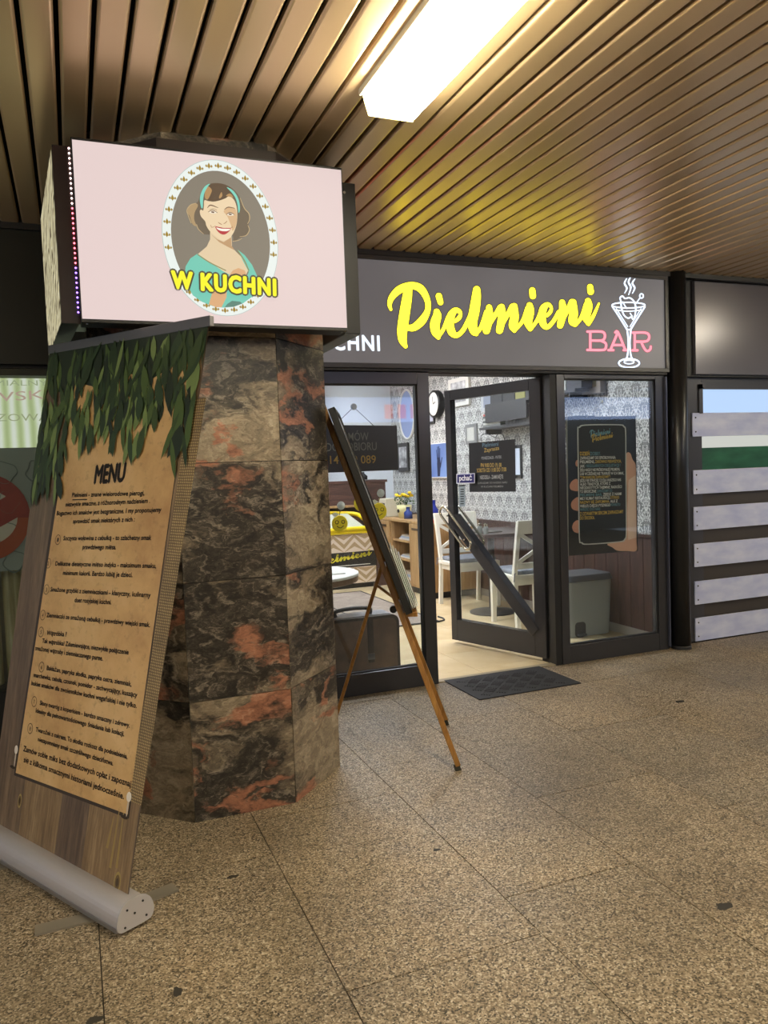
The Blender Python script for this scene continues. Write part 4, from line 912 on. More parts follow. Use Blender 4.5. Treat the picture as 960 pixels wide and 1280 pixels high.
MB().bar(cl(1.72), cl(1.0), .02, .03, fn).build('mast', EASEL, es)
tz = .70; tc = cl(tz); MB().bar(tc-ed*.20+fn*.04, tc+ed*.24+fn*.04, .08, .02).build('tray', EASEL, es, .002)
MB().tube([tc-ed*.02-fn*.03, tc-ed*.05-fn*.03], .018, 10).build('knob', BLACK, es)
b0, b1 = cl(tz+.012)+fn*.034, cl(1.66)+fn*.034; hw = .26
bd = thing('framed_board', b0, 'thin black framed board leaning on the wooden easel', 'board')
lean = (b1-b0).normalized(); bnr = ed.cross(lean).normalized(); bnr = bnr if bnr.dot(fn) > 0 else -bnr
def bslab(m, s0, s1, t0, t1, o0, o1):
    f = lambda s, t, o: b0+ed*s+lean*t+bnr*o
    return m.hexa([f(s0, t0, o0), f(s1, t0, o0), f(s1, t0, o1), f(s0, t0, o1)], [f(s0, t1, o0), f(s1, t1, o0), f(s1, t1, o1), f(s0, t1, o1)])
BH = (b1-b0).length
bslab(MB(), -hw, hw, 0, BH, -.006, .018).build('backing', BLACK, bd, .002)
m = MB(); bslab(m, -hw, -hw+.022, 0, BH, .018, .026); bslab(m, hw-.022, hw, 0, BH, .018, .026); bslab(m, -hw, hw, 0, .022, .018, .026); bslab(m, -hw, hw, BH-.022, BH, .018, .026); m.build('frame', BLACK, bd)
bslab(MB(), -hw+.022, hw-.022, .022, BH-.022, .018, .020).build('picture', tinted('picture_grey', '#8f8d86', '#c4c2bc', 2, .12), bd)
for i in range(4):
    s_ = bslab(MB(), -.17+.01*i, .17, .0, .30-.02*i, .032+.008*i, .036+.008*i).build('clear_sheet', pm('acrylic', '#cfd6d2', .15), None)
    tag(s_, ('innermost', 'second innermost', 'second outermost', 'outermost')[i]+' clear acrylic sheet standing on the easel tray', 'sheet', 'acrylic sheets on the easel tray')
# ------------------------------------------------------------------ inside the bar: shell
IX = 4.02; BY = 9.7; IC = 2.62
fi = B(-1.0, IX, WALL+.13, BY, -.05, -.004).build('floor_inside', pm('tile_grout', '#9b8763', .9)); tag(fi, 'beige ceramic tile floor inside the bar', 'floor', kind='structure')
ts = .45; t0 = B(.0015, ts-.0015, .0015, ts-.0015, -.02, .0).build('floor_tile', TILE, fi, .0015, local=True); first = True
for i in range(-3, 6):
    for j in range(0, 12):
        x, y = 2.17+ts*(i-1)-.15, 4.51+ts*j-.32 if j else 4.51
        if x+ts > IX or y+ts > BY: continue
        if j == 0: continue
        if first: t0.location = (x, y, 0); first = False
        else: piece('floor_tile', t0, (x, y, 0), fi)
m0 = B(.0015, ts-.0015, 0, .125, -.02, 0)
for i in range(-3, 6):
    x = 2.17+ts*(i-1)-.15
    if x+ts > IX: continue
    mm = MB().box(x+.0015, x+ts-.0015, 4.502, 4.637, -.02, 0).build('floor_tile', TILE, fi)
wr = B(IX, IX+.08, WALL+.1, BY, 0, IC).build('wall_right', PAPER_W); tag(wr, 'grey damask wallpaper wall inside the bar with brown wainscot', 'wall', kind='structure')
wp = None; y = WALL+.12; WH = .79
while y+.148 < BY:
    if wp is None: wp = MB().box(IX-.016, IX-.0005, 0, .144, .0, WH).build('wainscot_board', WAINS, wr, .003, local=True); wp.location = (0, y, 0)
    else: piece('wainscot_board', wp, (0, y, 0), wr)
    y += .148
B(IX-.026, IX-.0005, WALL+.12, BY, WH, WH+.022).build('wainscot_cap', WAINS, wr)
B(IX-.022, IX-.0165, WALL+.12, BY, 0.0, .07).build('skirting', pm('skirting_grey', '#8d857c', .5), wr)
wb = B(-1.0, IX, BY, BY+.08, 0, IC).build('wall_rear', pm('white_wall', '#e4e8ec', .6)); tag(wb, 'white rear wall inside the bar', 'wall', kind='structure')
wl_ = B(-1.08, -1.0, WALL+.1, BY, 0, IC).build('wall_left', pm('warm_wall', '#cfc9c0', .7)); tag(wl_, 'plain left wall inside the bar', 'wall', kind='structure')
ci = B(-1.08, IX+.08, WALL+.1, BY+.08, IC, IC+.05).build('ceiling_inside', pm('white_ceiling', '#eceae6', .7)); tag(ci, 'white ceiling inside the bar', 'ceiling', kind='structure')
for x, y in ((1.2, 5.6), (2.9, 5.7), (1.2, 7.6), (2.9, 7.7), (2.3, 9.1)):
    t = thing('ceiling_light', (x, y, IC), 'square white ceiling light panel inside the bar', 'lamp', 'ceiling panels of the bar')
    B(x-.3, x+.3, y-.3, y+.3, IC-.02, IC).build('frame', WHITE_P, t); B(x-.27, x+.27, y-.27, y+.27, IC-.024, IC-.0205).build('diffuser', em('#f6f7ff', SHOP_EMIT), t)
bp = thing('wall_panel', (2.62, BY-.1, 1.0), 'brown wood wall panel with menu screen at rear of the bar', 'panel')
B(2.0, 2.86, BY-.12, BY-.05, .9, 2.42).build('board', WALNUT, bp); B(2.2, 2.62, BY-.128, BY-.121, 1.5, 2.15).build('screen', em('#a9b4e6', .9), bp)
cm_ = B(2.88, 3.0, BY-.2, BY-.001, .9, IC).build('wall_pier', pm('pier_grey', '#a9aaa6', .6)); tag(cm_, 'grey pier beside the brown panel at the rear', 'wall', kind='structure')

# counter, freezer
CYY = 9.0
ct = thing('bar_counter', (2.9, CYY, 0), 'dark wood bar counter at the rear of the bar', 'counter')
B(1.2, 3.62, CYY, CYY+.06, 0, 1.22).build('front', WALNUT, ct); B(1.2, 3.64, CYY-.02, CYY+.18, 1.22, 1.25).build('ledge', WALNUT, ct)
B(1.2, 3.42, CYY-.10, CYY, .93, .955).build('shelf', OAK, ct)
kt = thing('kettle', (3.36, CYY+.08, 1.25), 'small black lidded pot on top of dark counter', 'pot')
MB().lathe((3.36, CYY+.08, 1.25), [(.05, 0), (.055, .05), (.03, .07), (.014, .085), (.02, .10), (.0, .105)], 14).build('body', BLACK, kt, smooth=True)
B(3.2, 3.52, CYY+.03, CYY+.14, 1.25, 1.258).build('tray', ALU, kt)
ov = thing('wall_oven', (2.55, BY-.2, 1.25), 'grey appliance front behind the dark counter', 'appliance')
B(2.0, 2.95, BY-.25, BY-.13, 1.25, 1.42).build('body', pm('appliance_grey', '#8f969b', .4), ov); B(2.06, 2.88, BY-.258, BY-.251, 1.28, 1.38).build('window', pm('appliance_dark', '#3c4348', .3), ov)
FY = 8.52; fx0, fx1 = 2.10, 3.27
fz = thing('chest_freezer', (2.7, FY+.3, 0), 'yellow topped chest freezer with zigzag front and script lettering', 'freezer')
B(fx0, fx1, FY, CYY-.03, .05, .62).build('body', pm('freezer_dark', '#1d1d1b', .45), fz); B(fx0+.03, fx1-.03, FY+.03, CYY-.05, 0, .05).build('plinth', BLACK, fz)
for z0, z1, hx in ((.43, .64, '#d8c4ae'), (.06, .25, '#d8c4ae')):
    B(fx0, fx1, FY-.004, FY-.0005, z0, z1).build('zigzag_panel', pr_(hx), fz)
    m = MB(); w = .26; x = fx0
    for k in range(int((fx1-fx0)/w)+1):
        for a, b, h in ((0, .5, 1), (.5, 1, -1)):
            for o in (-.32, .18, .68, 1.18):
                za, zb = ((o, o+.62) if h > 0 else (o+.62, o)); th = .26
                pts = [(x+w*a, za), (x+w*b, zb), (x+w*b, zb+th), (x+w*a, za+th)]
                pts = [(min(max(px, fx0), fx1), z0+(z1-z0)*min(max(q, 0), 1)) for px, q in pts]
                if abs(pts[2][1]-pts[1][1])+abs(pts[3][1]-pts[0][1]) > .01: m.flat([(px, FY-.006, pz) for px, pz in pts])
        x += w
    m.build('zigzag_print', pr_('#a98f6a'), fz)
script_on(fz, 'script_print', lambda x, y: Vector((2.50+.72*x, FY-.006, .285+.05*x+.11*y)), pr_('#e6d838'))
m = MB(); put_text(m, 'BELIEVE', lambda x, y: Vector((3.18-.42*x, FY-.006, .375+.04*y)), .01); m.build('lettering', pr_('#4a4a48'), fz)
B(2.7, 3.2, FY-.006, FY-.004, .272, .280).build('underline', pr_('#d9d9d0'), fz)
m = MB(); zz = [(.64, 0), (.70, .0), (.80, .28)]
m.hexa([(fx0, FY-.02, .64), (fx1+.01, FY-.02, .64), (fx1+.01, CYY-.03, .64), (fx0, CYY-.03, .64)], [(fx0, FY-.02, .69), (fx1+.01, FY-.02, .69), (fx1-.06, CYY-.03, .69), (fx0, CYY-.03, .69)]); m.build('yellow_rim', YEL, fz, .01)
MB().tube(catmull([(fx0, FY-.01, .70), (fx1-.12, FY-.01, .70), (fx1-.02, FY+.06, .72), (fx1-.06, FY+.22, .80), (fx1-.2, CYY-.08, .86), (fx0, CYY-.08, .88)], 5), .026, 8).build('lid_frame', YEL, fz, smooth=True)
MB().quad((fx0, FY+.02, .70), (fx1-.1, FY+.02, .70), (fx1-.2, CYY-.1, .86), (fx0, CYY-.1, .86)).build('lid_glass', pm('lid_glass', '#b9b9a4', .1), fz)

# round table, rug, suitcase
rt = thing('round_table', (2.28, 7.35, 0), 'round white topped table near the freezer', 'table')
tp_ = onZ(447, 712, .66)
rc = Vector((tp_.x-.42, tp_.y+.05, 0)); rt.location = rc
MB().lathe(rc, [(.40, .63), (.42, .64), (.42, .655), (.41, .66)], 32).build('table_top', pm('white_top', '#d9d8d2', .35), rt, smooth=False); MB().lathe(rc, [(.40, .595), (.415, .60), (.415, .638), (.40, .64)], 32).build('edge_band', pm('edge_brown', '#6a513d', .5), rt)
MB().lathe(rc, [(.035, .02), (.035, .60)], 14).build('pedestal', DARK, rt); MB().lathe(rc, [(.25, 0), (.25, .012), (.04, .03)], 24).build('base', DARK, rt)
mn = B(rc.x-.05, rc.x+.27, rc.y-.22, rc.y+.0, .66, .668).build('menu_card', pm('card_white', '#cfcfc6', .5)); tag(mn, 'pale menu card lying on the round table', 'card')
ru = thing('floor_rug', (2.2, 7.2, 0), 'faded grey brown rug with thin dark border inside the bar', 'rug')
B(1.3, 2.97, 6.2, 8.25, 0, .008).build('pile', RUG_M, ru); m = MB(); m.box(1.3, 2.97, 6.2, 6.215, 0, .011); m.box(2.955, 2.97, 6.2, 8.25, 0, .011); m.box(1.3, 2.97, 8.235, 8.25, 0, .011); m.box(2.35, 2.365, 6.2, 8.25, 0, .0095); m.build('border', pm('rug_border', '#2e2823', .9), ru)
m = MB(); m.tube(catmull([(2.6, 6.19, .012), (2.95, 6.18, .012), (3.02, 6.22, .02), (3.0, 6.30, .03)], 4), .008, 6); o = m.build('black_cable', BLACK); tag(o, 'short black cable end at the rug corner', 'cable')
su = thing('suitcase', (1.70, 4.90, 0), 'old brown suitcase standing behind the left window', 'suitcase')
cas = MB(); pts = rrect(1.36, 1.985, .005, .40, .05, 5); cas.prism([(x, 4.80, z) for x, z in pts], (0, .20, 0)); TAN = tinted('worn_brown_leather', '#43332a', '#66503f', 8, .55, 0, (1, 1, 1), .1)
cas.build('body', TAN, su, .008)
m = MB(); m.prism([(x, 4.790, z) for x, z in rrect(1.355, 1.99, .0, .405, .052, 5)], (0, .02, 0)); m.build('rim', pm('rim_brown', '#2b221c', .5), su)
m = MB(); m.prism([(x, 4.788, z) for x, z in rrect(1.375, 1.97, .02, .385, .045, 5)], (0, .004, 0)); m.build('side_panel', TAN, su)
MB().tube(catmull([(1.58, 4.90, .40), (1.58, 4.90, .44), (1.70, 4.90, .452), (1.82, 4.90, .44), (1.82, 4.90, .40)], 4), .014, 8).build('handle', BLACK, su)
for x in (1.50, 1.78): B(x-.02, x+.02, 4.782, 4.788, .10, .40).build('strap', pm('strap_brown', '#2a211a', .6), su)
for x in (1.50, 1.78): B(x-.024, x+.024, 4.778, 4.784, .12, .16).build('buckle', STEEL, su)
B(1.42, 1.95, 4.84, 5.0, .4005, .405).build('top_trim', STEEL, su)

# dining table and chairs along the wallpaper
tb = thing('dining_table', (3.66, 6.36, 0), 'dark brown pedestal table between the two white chairs', 'table')
B(3.34, 4.0, 6.0, 6.72, .735, .765).build('table_top', make_wood('dark_top', '#2a1a16', '#3d2822', '#4c342c', 1, .6, .3), tb, .004); MB().lathe((3.6, 6.36, 0), [(.032, .03), (.032, .735)], 14).build('pedestal', DARK, tb); MB().lathe((3.6, 6.36, 0), [(.215, 0), (.215, .012), (.1, .03), (.04, .045)], 28).build('base', pm('base_grey', '#3c3a38', .45), tb)
sa_, sb_ = onZ(600, 667, .765), onZ(607.5, 667.5, .765)
for i, (x, y, lab) in enumerate(((sa_.x, sa_.y, 'glass salt shaker with steel cap, left one on dark table'), (sb_.x, sb_.y, 'glass pepper shaker with steel cap, right one on dark table'))):
    t = thing('shaker', (x, y, .765), lab, 'shaker', 'shakers on the dining table'); MB().lathe((x, y, .765), [(.022, 0), (.024, .05), (.018, .07)], 12).build('jar', pm('jar_glass', '#8f948e', .15), t); MB().lathe((x, y, .835), [(.02, 0), (.02, .018), (.008, .026)], 12).build('cap', CHROME, t)
o = B(3.40, 3.62, 6.18, 6.36, .765, .775).build('place_mat', pm('mat_grey', '#5a564f', .6)); tag(o, 'grey folded place mat on the dark table', 'mat')
def chair(loc, rz, label):
    t = thing('dining_chair', (0, 0, 0), label, 'chair', 'white cross-back chairs at the dark table')
    w, dpt, sh_ = .215, .21, .45
    for sx in (-1, 1):
        MB().hexa([(sx*w-.018, dpt-.036, 0), (sx*w+.018, dpt-.036, 0), (sx*w+.018, dpt, 0), (sx*w-.018, dpt, 0)], [(sx*w-.022, dpt-.042, sh_-.03), (sx*w+.022, dpt-.042, sh_-.03), (sx*w+.022, dpt, sh_-.03), (sx*w-.022, dpt, sh_-.03)]).build('leg', CHAIR_M, t, .003)
        m = MB(); p = [(-dpt-.02, 0), (-dpt+.02, .44), (-dpt-.07, .91)]
        for (y0, z0), (y1, z1) in zip(p, p[1:]): m.hexa([(sx*w-.018, y0, z0), (sx*w+.018, y0, z0), (sx*w+.018, y0+.038, z0), (sx*w-.018, y0+.038, z0)], [(sx*w-.018, y1, z1), (sx*w+.018, y1, z1), (sx*w+.018, y1+.034, z1), (sx*w-.018, y1+.034, z1)])
        m.build('leg', CHAIR_M, t, .002)
    B(-w-.02, w+.02, -dpt+.01, dpt+.005, sh_-.035, sh_).build('seat', CHAIR_M, t, .005)
    m = MB(); m.box(-w, w, dpt-.025, dpt-.005, sh_-.085, sh_-.035); m.box(-w+.0, -w+.02, -dpt+.03, dpt-.03, sh_-.085, sh_-.035); m.box(w-.02, w, -dpt+.03, dpt-.03, sh_-.085, sh_-.035); m.box(-w, w, -dpt+.02, -dpt+.04, sh_-.085, sh_-.035); m.build('apron', CHAIR_M, t)
    MB().hexa([(-w-.02, -dpt-.055, .80), (w+.02, -dpt-.055, .80), (w+.02, -dpt-.025, .80), (-w-.02, -dpt-.025, .80)], [(-w-.02, -dpt-.078, .915), (w+.02, -dpt-.078, .915), (w+.02, -dpt-.048, .915), (-w-.02, -dpt-.048, .915)]).build('top_rail', CHAIR_M, t, .006)
    MB().bar((-w, -dpt-.0, .53), (w, -dpt-.0, .53), .022, .05).build('lower_rail', CHAIR_M, t, .003)
    for sx in (-1, 1): MB().bar((-sx*w, -dpt+.005, .55), (sx*w, -dpt-.04, .81), .016, .03).build('cross_slat', CHAIR_M, t)
    B(-w+.01, w-.01, -dpt+.03, dpt-.01, sh_, sh_+.04).build('cushion', CUSH, t, .014)
    m = MB(); m.tube([(-w+.02, -dpt+.03, sh_+.02), (-w-.022, -dpt-.0, sh_+.02), (-w-.03, -dpt+.0, sh_-.05)], .005, 5); m.tube([(w-.02, -dpt+.03, sh_+.02), (w+.022, -dpt-.0, sh_+.02), (w+.03, -dpt+.0, sh_-.05)], .005, 5); m.build('cushion_tie', CUSH, t)
    t.location = loc; t.rotation_euler = (0, 0, rz); return t
chair((3.60, 5.77, 0), 0, 'white cross-back chair with back to camera, nearest to poster window')
chair((3.60, 6.82, 0), math.pi, 'white cross-back chair on far side of the dark table')

# oak sideboard with plant
cb = thing('sideboard', (3.7, 8.1, 0), 'oak sideboard with open shelves along the papered wall', 'cabinet')
sx0_, sx1_, y0_, y1_, H_ = 3.44, 3.99, 7.30, 8.92, .80
B(sx0_+.03, sx1_, y0_+.03, y1_-.03, 0, .07).build('plinth', BLACK, cb); B(sx0_-.01, sx1_, y0_-.01, y1_+.01, H_-.028, H_).build('top', OAK, cb, .003); B(sx0_, sx1_, y0_, y1_, .07, .10).build('bottom', OAK, cb)
for y in (y0_, 7.86, 8.42, y1_-.022): B(sx0_, sx1_, y, y+.022, .10, H_-.028).build('side', OAK, cb)
B(sx1_-.012, sx1_, y0_, y1_, .10, H_-.028).build('back', OAK, cb)
for z in (.33, .54): B(sx0_+.02, sx1_-.012, 7.882, 8.42, z, z+.02).build('shelf', OAK, cb)
for a, b in ((y0_+.004, 7.858), (8.444, y1_-.004)):
    dd_ = B(sx0_-.018, sx0_, a, b, .10, H_-.032).build('door', OAK, cb, .002); B(sx0_-.024, sx0_-.018, a+.08, b-.08, H_-.10, H_-.075).build('grip', pm('grip_dark', '#4a3623', .5), dd_)
for z, h in ((.35, .02), (.56, .03), (.105, .05)):
    for k in range(3):
        o = B(3.50+.01*k, 3.78, 7.95+.02*k, 8.33-.015*k, z+.001+k*h*.6, z+.001+k*h*.6+h*.55).build('magazine', pr_(('#d6d2c8', '#9fb0c6', '#c7b9a4')[k])); tag(o, {.35: 'magazine in the small pile on the middle sideboard shelf', .56: 'magazine in the small pile on the top sideboard shelf', .105: 'magazine in the pile at the bottom of the sideboard'}[z], 'magazine', 'magazines in the sideboard')
fp = onX(506, 655, 3.60); fp = Vector((3.60, fp.y, H_)); pt = thing('flower_pot', fp, 'cream pot of yellow flowers standing on the oak sideboard', 'plant')
MB().lathe(fp, [(.065, 0), (.085, .10), (.09, .15), (.082, .15), (.08, .13)], 20).build('pot', pm('pot_cream', '#e4dca0', .4), pt, smooth=True)
MB().lathe(fp+Vector((-.083, -.02, .085)), [(.022, 0), (.022, .004)], 14, (-1, -.2, 0)).build('badge', BLACK, pt)
random.seed(3); mg = MB(); my = MB()
for i in range(90):
    a, r, h = random.uniform(0, 6.28), .11*math.sqrt(random.random()), random.uniform(.16, .26); p = fp+Vector((r*math.cos(a), r*math.sin(a), h)); d1 = Vector((random.uniform(-1, 1), random.uniform(-1, 1), random.uniform(-.2, .9))).normalized()*.035; d2 = d1.orthogonal().normalized()*.012
    mg.flat([p, p+d1*.5+d2, p+d1, p+d1*.5-d2])
for i in range(16):
    a, r = random.uniform(0, 6.28), .10*math.sqrt(random.random()); my.sphere(fp+Vector((r*math.cos(a), r*math.sin(a), random.uniform(.25, .30))), .024, 8, 5, (1, 1, .6))
mg.build('foliage', pm('plant_green', '#34541f', .7), pt, kind='stuff'); my.build('blossoms', pm('blossom_yellow', '#edc81c', .7), pt)
def bottle(x, y, z, c, nm, lab, h=.16, r=.035):
    o = MB().lathe((x, y, z), [(r, 0), (r, h*.55), (r*.45, h*.75), (r*.45, h), (r*.55, h+.005)], 14).build(nm, pm(nm+c, c, .2), None, smooth=True); tag(o, lab, 'bottle', 'jars and bottles on the sideboard')
bottle(3.62, 7.62, H_, '#23308f', 'blue_bottle', 'cobalt blue bottle on sideboard near the far chair', .22, .05); bottle(3.66, 7.86, H_, '#4a2a20', 'brown_bottle', 'dark brown bottle on sideboard beside the cobalt one', .22, .05); bottle(3.56, 8.18, H_, '#2a3f80', 'blue_jar', 'blue patterned jar beside the yellow flowers', .13, .05); bottle(3.70, 7.98, H_, '#1d6a66', 'teal_jar', 'teal jar behind the door frame on sideboard', .11, .04)
o = B(3.47, 3.66, 7.34, 7.52, H_, H_+.03).build('red_book', pr_('#c9502c')); tag(o, 'red orange book lying on near end of sideboard', 'book')
rd = thing('radio', (3.55, 8.83, H_), 'pale vintage radio at the far end of the sideboard', 'radio')
B(3.48, 3.72, 8.66, 8.90, H_, H_+.22).build('body', pm('radio_cream', '#c9c0a8', .5), rd, .008); B(3.472, 3.48, 8.70, 8.80, H_+.05, H_+.17).build('grille', DARK, rd)
bn_ = thing('corner_bench', (3.35, 9.0, 0), 'low bench with cushion between freezer and sideboard', 'bench')
B(3.29, 3.41, 8.55, 8.57, .0, .42).build('side', WALNUT, bn_); B(3.29, 3.41, 8.55, 8.92, .42, .46).build('seat', OAK, bn_)
cu_ = MB().sphere((3.35, 8.72, .526), .13, 14, 8, (.45, 1, .5)).build('patterned_cushion', tinted('cushion_tan', '#8a6a48', '#c9b08c', 14, .9), None, smooth=True); tag(cu_, 'tan patterned cushion on the low corner bench', 'cushion')
pf = thing('white_picture', (3.36, 8.9, .46), 'white framed black and white picture leaning by the freezer', 'picture')
B(3.29, 3.41, 8.86, 8.88, .461, .92).build('frame', WHITE_P, pf); B(3.305, 3.395, 8.854, 8.86, .63, .89).build('print', tinted('bw_print', '#0e0e0e', '#e0e0e0', 14, .4), pf)

# things on the papered wall
def onwall(nm, x0, y0, x1, y1, label, cat, parts, X=IX, thick=.03):
    a, b = onX(x0, y1, X-.001), onX(x1, y0, X-.001); ya, yb = min(a.y, b.y), max(a.y, b.y); z0, z1 = min(a.z, b.z), max(a.z, b.z)
    t = thing(nm, (X, (ya+yb)/2, z0), label, cat)
    for pn, mg_, th0, th1, mat in parts: B(X-th1, X-th0, ya+mg_*(yb-ya), yb-mg_*(yb-ya), z0+mg_*(z1-z0), z1-mg_*(z1-z0)).build(pn, mat, t)
    return t, ya, yb, z0, z1
BWP = tinted('mono_photo', '#2a2a2a', '#dedede', 9, .35)
def blue_screen():
    t = NT('blue_screen'); n = t.noise(t.coord(), 1.2, 2); t.set(col=(.02, .02, .02, 1), ecol=t.ramp(n.outputs[0], [(.3, '#4a68b8'), (.7, '#93b4ee')]), estr=.9); return t.m
t, ya, yb, z0, z1 = onwall('wall_screen', 534, 552, 563, 597.5, 'glowing blue wall screen showing a dark raised hand', 'screen', (('case', 0, 0, .03, WHITE_P), ('screen', .03, .03, .034, blue_screen())))
hx = IX-.036; m = MB(); c = Vector((hx, (ya+yb)/2-.12*(yb-ya), z0)); Hh = z1-z0
m.flat([(hx, c.y-.05*Hh, z0+.05*Hh), (hx, c.y+.10*Hh, z0+.05*Hh), (hx, c.y+.11*Hh, z0+.40*Hh), (hx, c.y+.08*Hh, z0+.58*Hh), (hx, c.y-.08*Hh, z0+.58*Hh), (hx, c.y-.13*Hh, z0+.40*Hh)])
for k, (o, l) in enumerate(((-.07, .28), (-.02, .34), (.03, .33), (.075, .24))): m.bar((hx, c.y+o*Hh, z0+.5*Hh), (hx, c.y+o*1.5*Hh, z0+(.56+l)*Hh), .001, .035*Hh, (0, 1, 0))
m.bar((hx, c.y-.10*Hh, z0+.30*Hh), (hx, c.y-.22*Hh, z0+.58*Hh), .001, .04*Hh, (0, 1, 0)); m.build('hand_image', em('#2a3560', .6), t)
cc = onX(546, 505, IX-.03); ck = thing('wall_clock', (IX, cc.y, cc.z), 'round clock with white dial and thick black rim', 'clock')
q = Vector((IX-.001, cc.y, cc.z)); MB().lathe(q, [(.15, 0), (.16, .02), (.16, .07), (.145, .085), (.135, .07)], 28, (-1, 0, 0)).build('rim', BLACK, ck, smooth=False); MB().lathe(q, [(.134, .066), (.134, .074)], 28, (-1, 0, 0)).build('dial', pm('dial_white', '#e8e6dc', .4), ck)
m = MB(); m.bar(q+Vector((-.077, 0, 0)), q+Vector((-.077, .02, .09)), .002, .008, (0, 1, 0)); m.bar(q+Vector((-.077, 0, 0)), q+Vector((-.077, -.06, .02)), .002, .009, (0, 1, 0)); m.build('hands', BLACK, ck)
FRK = pm('frame_black', '#151412', .4); FSI = pm('frame_silver', '#8f8f8c', .35, .6); FWH = pm('frame_white', '#d5d3cb', .5)
onwall('wall_picture', 532.5, 492, 543, 531, 'small framed poster hanging left of the round clock', 'picture', (('frame', 0, 0, .02, FRK), ('print', .08, .02, .023, pr_('#b9bcc8'))))
onwall('wall_picture', 500, 553, 511.5, 589.5, 'narrow black framed photo seen through left window', 'picture', (('frame', 0, 0, .025, FRK), ('print', .14, .025, .028, BWP)))
onwall('wall_picture', 564, 469, 588, 510, 'white ornate framed photo above the open door edge', 'picture', (('frame', 0, 0, .03, FWH), ('print', .14, .03, .033, BWP)))
onwall('wall_picture', 584, 529, 597, 556, 'small silver framed photo above the hours notice', 'picture', (('frame', 0, 0, .02, FSI), ('print', .18, .02, .023, pr_('#b7b7ae'))))
onwall('wall_picture', 643, 556, 652.5, 597.5, 'white notice in black frame right of hours notice', 'picture', (('frame', 0, 0, .02, FRK), ('print', .1, .02, .023, pr_('#c9d2de'))))
onwall('wall_picture', 602, 489, 618, 515, 'pale unframed print left of the wall shelves', 'picture', (('sheet', 0, 0, .006, pr_('#b8bcc0')), ('print', .2, .006, .008, pr_('#8790a2'))))
# oval picture at the far corner
mr = onX(508, 518, IX-.02); mi = thing('oval_picture', (IX, mr.y, mr.z), 'oval white framed picture near the far corner', 'picture')
MB().flat([(IX-.012, mr.y+x, mr.z+z) for x, z in ellipse(0, 0, .22, .30, 32)]).build('print', pr_('#8d9cc4'), mi)
MB().tube([(IX-.015, mr.y+x, mr.z+z) for x, z in ellipse(0, 0, .23, .31, 32)], .014, 6, True).build('frame', FWH, mi)
# wall shelves with books
for nm, pa, pb, lab in (('wall_shelf', (617, 508), (668, 498), 'upper dark wall shelf with small boxes'), ('wall_shelf', (610, 537), (668, 528.5), 'lower dark wall shelf with books')):
    a, b = onX(*pa, IX-.1), onX(*pb, IX-.1); z = (a.z+b.z)/2; ya, yb = min(a.y, b.y)-.75, max(a.y, b.y)
    t = thing(nm, (IX, (ya+yb)/2, z), lab+' seen through the open door', 'shelf'); B(IX-.2, IX-.001, ya, yb, z-.012, z+.012).build('board', DARK, t)
    if 'upper' in lab: B(IX-.2, IX-.18, yb-.75, yb, z-.17, z-.012).build('front_panel', DARK, t)
    for yy in (ya+.1, yb-.1): B(IX-.18, IX-.001, yy, yy+.015, z-.06, z-.012).build('bracket', DARK, t)
    if 'upper' in lab:
        y = yb-.06
        for k, (w, h, c) in enumerate(((.22, .12, '#2c2c30'), (.22, .12, '#26262a'), (.16, .13, '#8d8a4a'), (.22, .12, '#2b2c2f'), (.2, .12, '#232428'), (.18, .11, '#9a9a92'), (.2, .12, '#2b2b2e'))):
            o = B(IX-.17, IX-.02, y-w, y, z+.0125, z+.0125+h).build('storage_box', pr_(c)); tag(o, {2: 'olive box on upper wall shelf between dark ones', 5: 'pale grey box on upper wall shelf'}.get(k, 'dark small box standing on the upper wall shelf'), 'box', 'boxes on the upper wall shelf'); y -= w+.012
    else:
        y = yb-.04
        for k in range(6):
            o = B(IX-.18, IX-.02, y-.34, y-.01*(k % 2), z+.0125+k*.022, z+.0125+k*.022+.020).build('stacked_book', pr_(('#6d716c', '#c9c9c0', '#4a4d4c', '#b9bcb4', '#5a5c5a', '#b5433c')[k])); tag(o, ('lowest grey book', 'second lowest white book', 'third dark book from below', 'fourth pale book from below', 'grey book under the red one', 'red book on top')[k]+' of the stack on lower wall shelf', 'book', 'stacked books on the lower wall shelf')
        y -= .42
        for k in range(9):
            w = random.uniform(.045, .07); h = random.uniform(.15, .2); o = B(IX-.17, IX-.02, y-w, y, z+.0125, z+.0125+h).build('upright_book', pr_(('#1c1c1e', '#2a2627', '#202124')[k % 3])); tag(o, 'black upright book on the lower wall shelf', 'book', 'upright books on the lower wall shelf'); y -= w+.004
# high picture seen through right window
a, b = onX(700, 486, IX-.06), onX(748, 470, IX-.06)
t = thing('wall_picture', (IX, (a.y+b.y)/2, a.z), 'wide wood framed still life high on the wall by phone poster', 'picture')
ya, yb = b.y-.02, a.y+.25; B(IX-.06, IX-.002, ya, yb, 1.93, 2.4).build('frame', pm('frame_taupe', '#8a8076', .5), t); B(IX-.064, IX-.0605, ya+.05, yb-.05, 1.98, 2.35).build('print', tinted('still_life', '#3a4a28', '#a07a48', 7, .4), t)

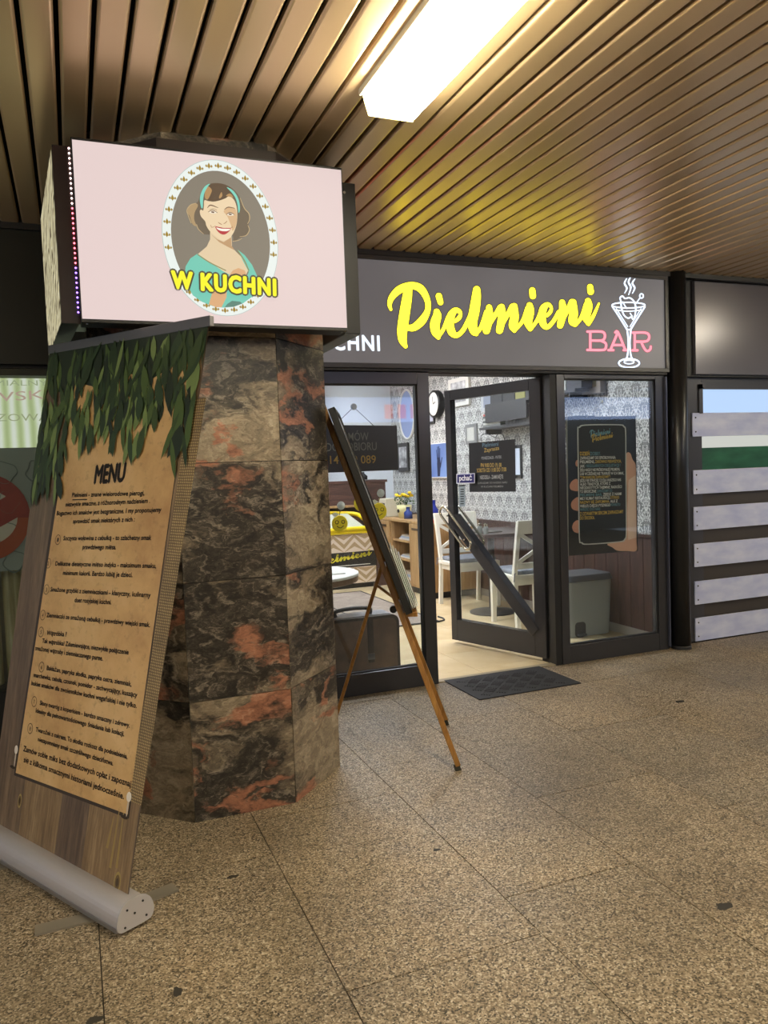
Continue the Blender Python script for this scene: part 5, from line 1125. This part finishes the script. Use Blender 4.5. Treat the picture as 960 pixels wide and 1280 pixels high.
# pedal bin
bi = thing('pedal_bin', (3.75, 5.22, 0), 'grey plastic pedal bin with dark lid below the phone poster', 'bin')
m = MB(); m.prism([Vector((x, y, .0)) for x, y in rrect(3.55, 3.95, 5.07, 5.36, .05)], (0, 0, .44))
for i, v in enumerate(m.v):
    if v.z > .2: v.x = 3.75+(v.x-3.75)*1.12; v.y = 5.215+(v.y-5.215)*1.08
m.build('body', pm('bin_grey', '#8f9494', .5), bi, .006)
m = MB(); m.prism([Vector((x, y, .44)) for x, y in rrect(3.515, 3.985, 5.045, 5.385, .06)], (0, 0, .05))
for i, v in enumerate(m.v):
    if v.z > .47: v.x = 3.75+(v.x-3.75)*.92; v.y = 5.215+(v.y-5.215)*.92
m.build('lid', pm('bin_lid', '#55575a', .45), bi, .006)
m = MB(); m.prism([(x, 5.066, z) for x, z in rrect(3.60, 3.70, .0, .12, .03)], (0, .003, 0)); m.build('pedal_recess', pm('bin_dark', '#3c3e40', .6), bi)
B(3.615, 3.685, 5.03, 5.066, .015, .03).build('pedal', pm('bin_lid', '#55575a', .45), bi)
# second white glimpse: wainscot socket strip left out of reach; black sign hanging in left window
HY = 4.53
hs = thing('hanging_sign', onY(450, 590, HY), 'black hanging order sign on strings behind the left window', 'sign')
MB().prism([onY(x, y, HY) for x, y in ((396, 591.5), (498, 587.5), (496, 532), (394, 531))], (0, .006, 0)).build('board', pm('sign_board', '#221a1e', .3), hs)
def htxt(s, p0, p1, cap, c, bold):
    m = MB(); put_text(m, s, line_map(onY(*p0, HY-.002), onY(*p1, HY-.002), (0, 0, cap)), bold); m.build('lettering', pr_(c), hs)
htxt('ZAMÓW', (422, 551), (461, 550.5), .052, '#6f6a62', .005); htxt('DO ODBIORU', (408, 564), (471, 562.5), .052, '#6f6a62', .005); htxt('514 790 089', (404, 580), (470, 579), .052, '#a67f35', .005)
hk = onY(442, 508.5, 4.47); MB().lathe(hk, [(.02, 0), (.02, .006), (.012, .012)], 16, (0, -1, 0)).build('hook', pm('hook_olive', '#8c8868', .5), hs)
m = MB(); m.tube([hk+Vector((-.012, 0, -.012)), onY(418, 532, HY)], .002, 6); m.tube([hk+Vector((.012, 0, -.012)), onY(469, 534, HY)], .002, 6); m.build('string', BLACK, hs)
for (cx, cy), (dx, dy), r, lab in (((426.3, 632), (424.7, 654.5), .052, 'yellow smiley charm, lowest left one on the window'), ((448.5, 606.5), (452, 629), .052, 'yellow smiley charm half hidden behind the easel board'), ((476, 616.5), (473.5, 639), .054, 'yellow smiley charm with face, rightmost on the window')):
    c1 = onY(cx, cy, 4.475); t = thing('smiley_charm', c1, lab, 'charm', 'smiley charms hanging in the left window'); c2_ = onY(dx, dy, 4.51)
    MB().lathe(c1, [(.026, 0), (.018, .006), (.006, .012)], 16, (0, -1, 0)).build('suction_cup', pm('cup_clear', '#c9ccc6', .15), t); MB().lathe(c2_, [(r*.9, -.006), (r, 0), (r*.9, .006)], 24, (0, -1, 0)).build('disc', YEL, t)
    MB().tube([c1, c2_+Vector((0, 0, r))], .003, 5).build('cord', pm('cord_tan', '#8a7440', .8), t)
    f = MB(); e = c2_+Vector((0, -.0075, 0))
    for sx in (-1, 1): f.tube([e+Vector((sx*.02+.011*math.cos(k*.7854), 0, .01+.011*math.sin(k*.7854))) for k in range(8)], .0022, 4, True)
    f.tube(catmull([e+Vector((-.022, 0, -.014)), e+Vector((0, 0, -.026)), e+Vector((.022, 0, -.014))], 4), .0025, 4); f.build('face', BLACK, t)
    MB().flat([c2_+Vector(p) for p in ((-.03, -.012, r*.8), (-.055, -.012, r*1.15), (-.03, -.012, r*1.4), (-.005, -.012, r*1.1))]).build('tag', pr_('#d4ceb4'), t)
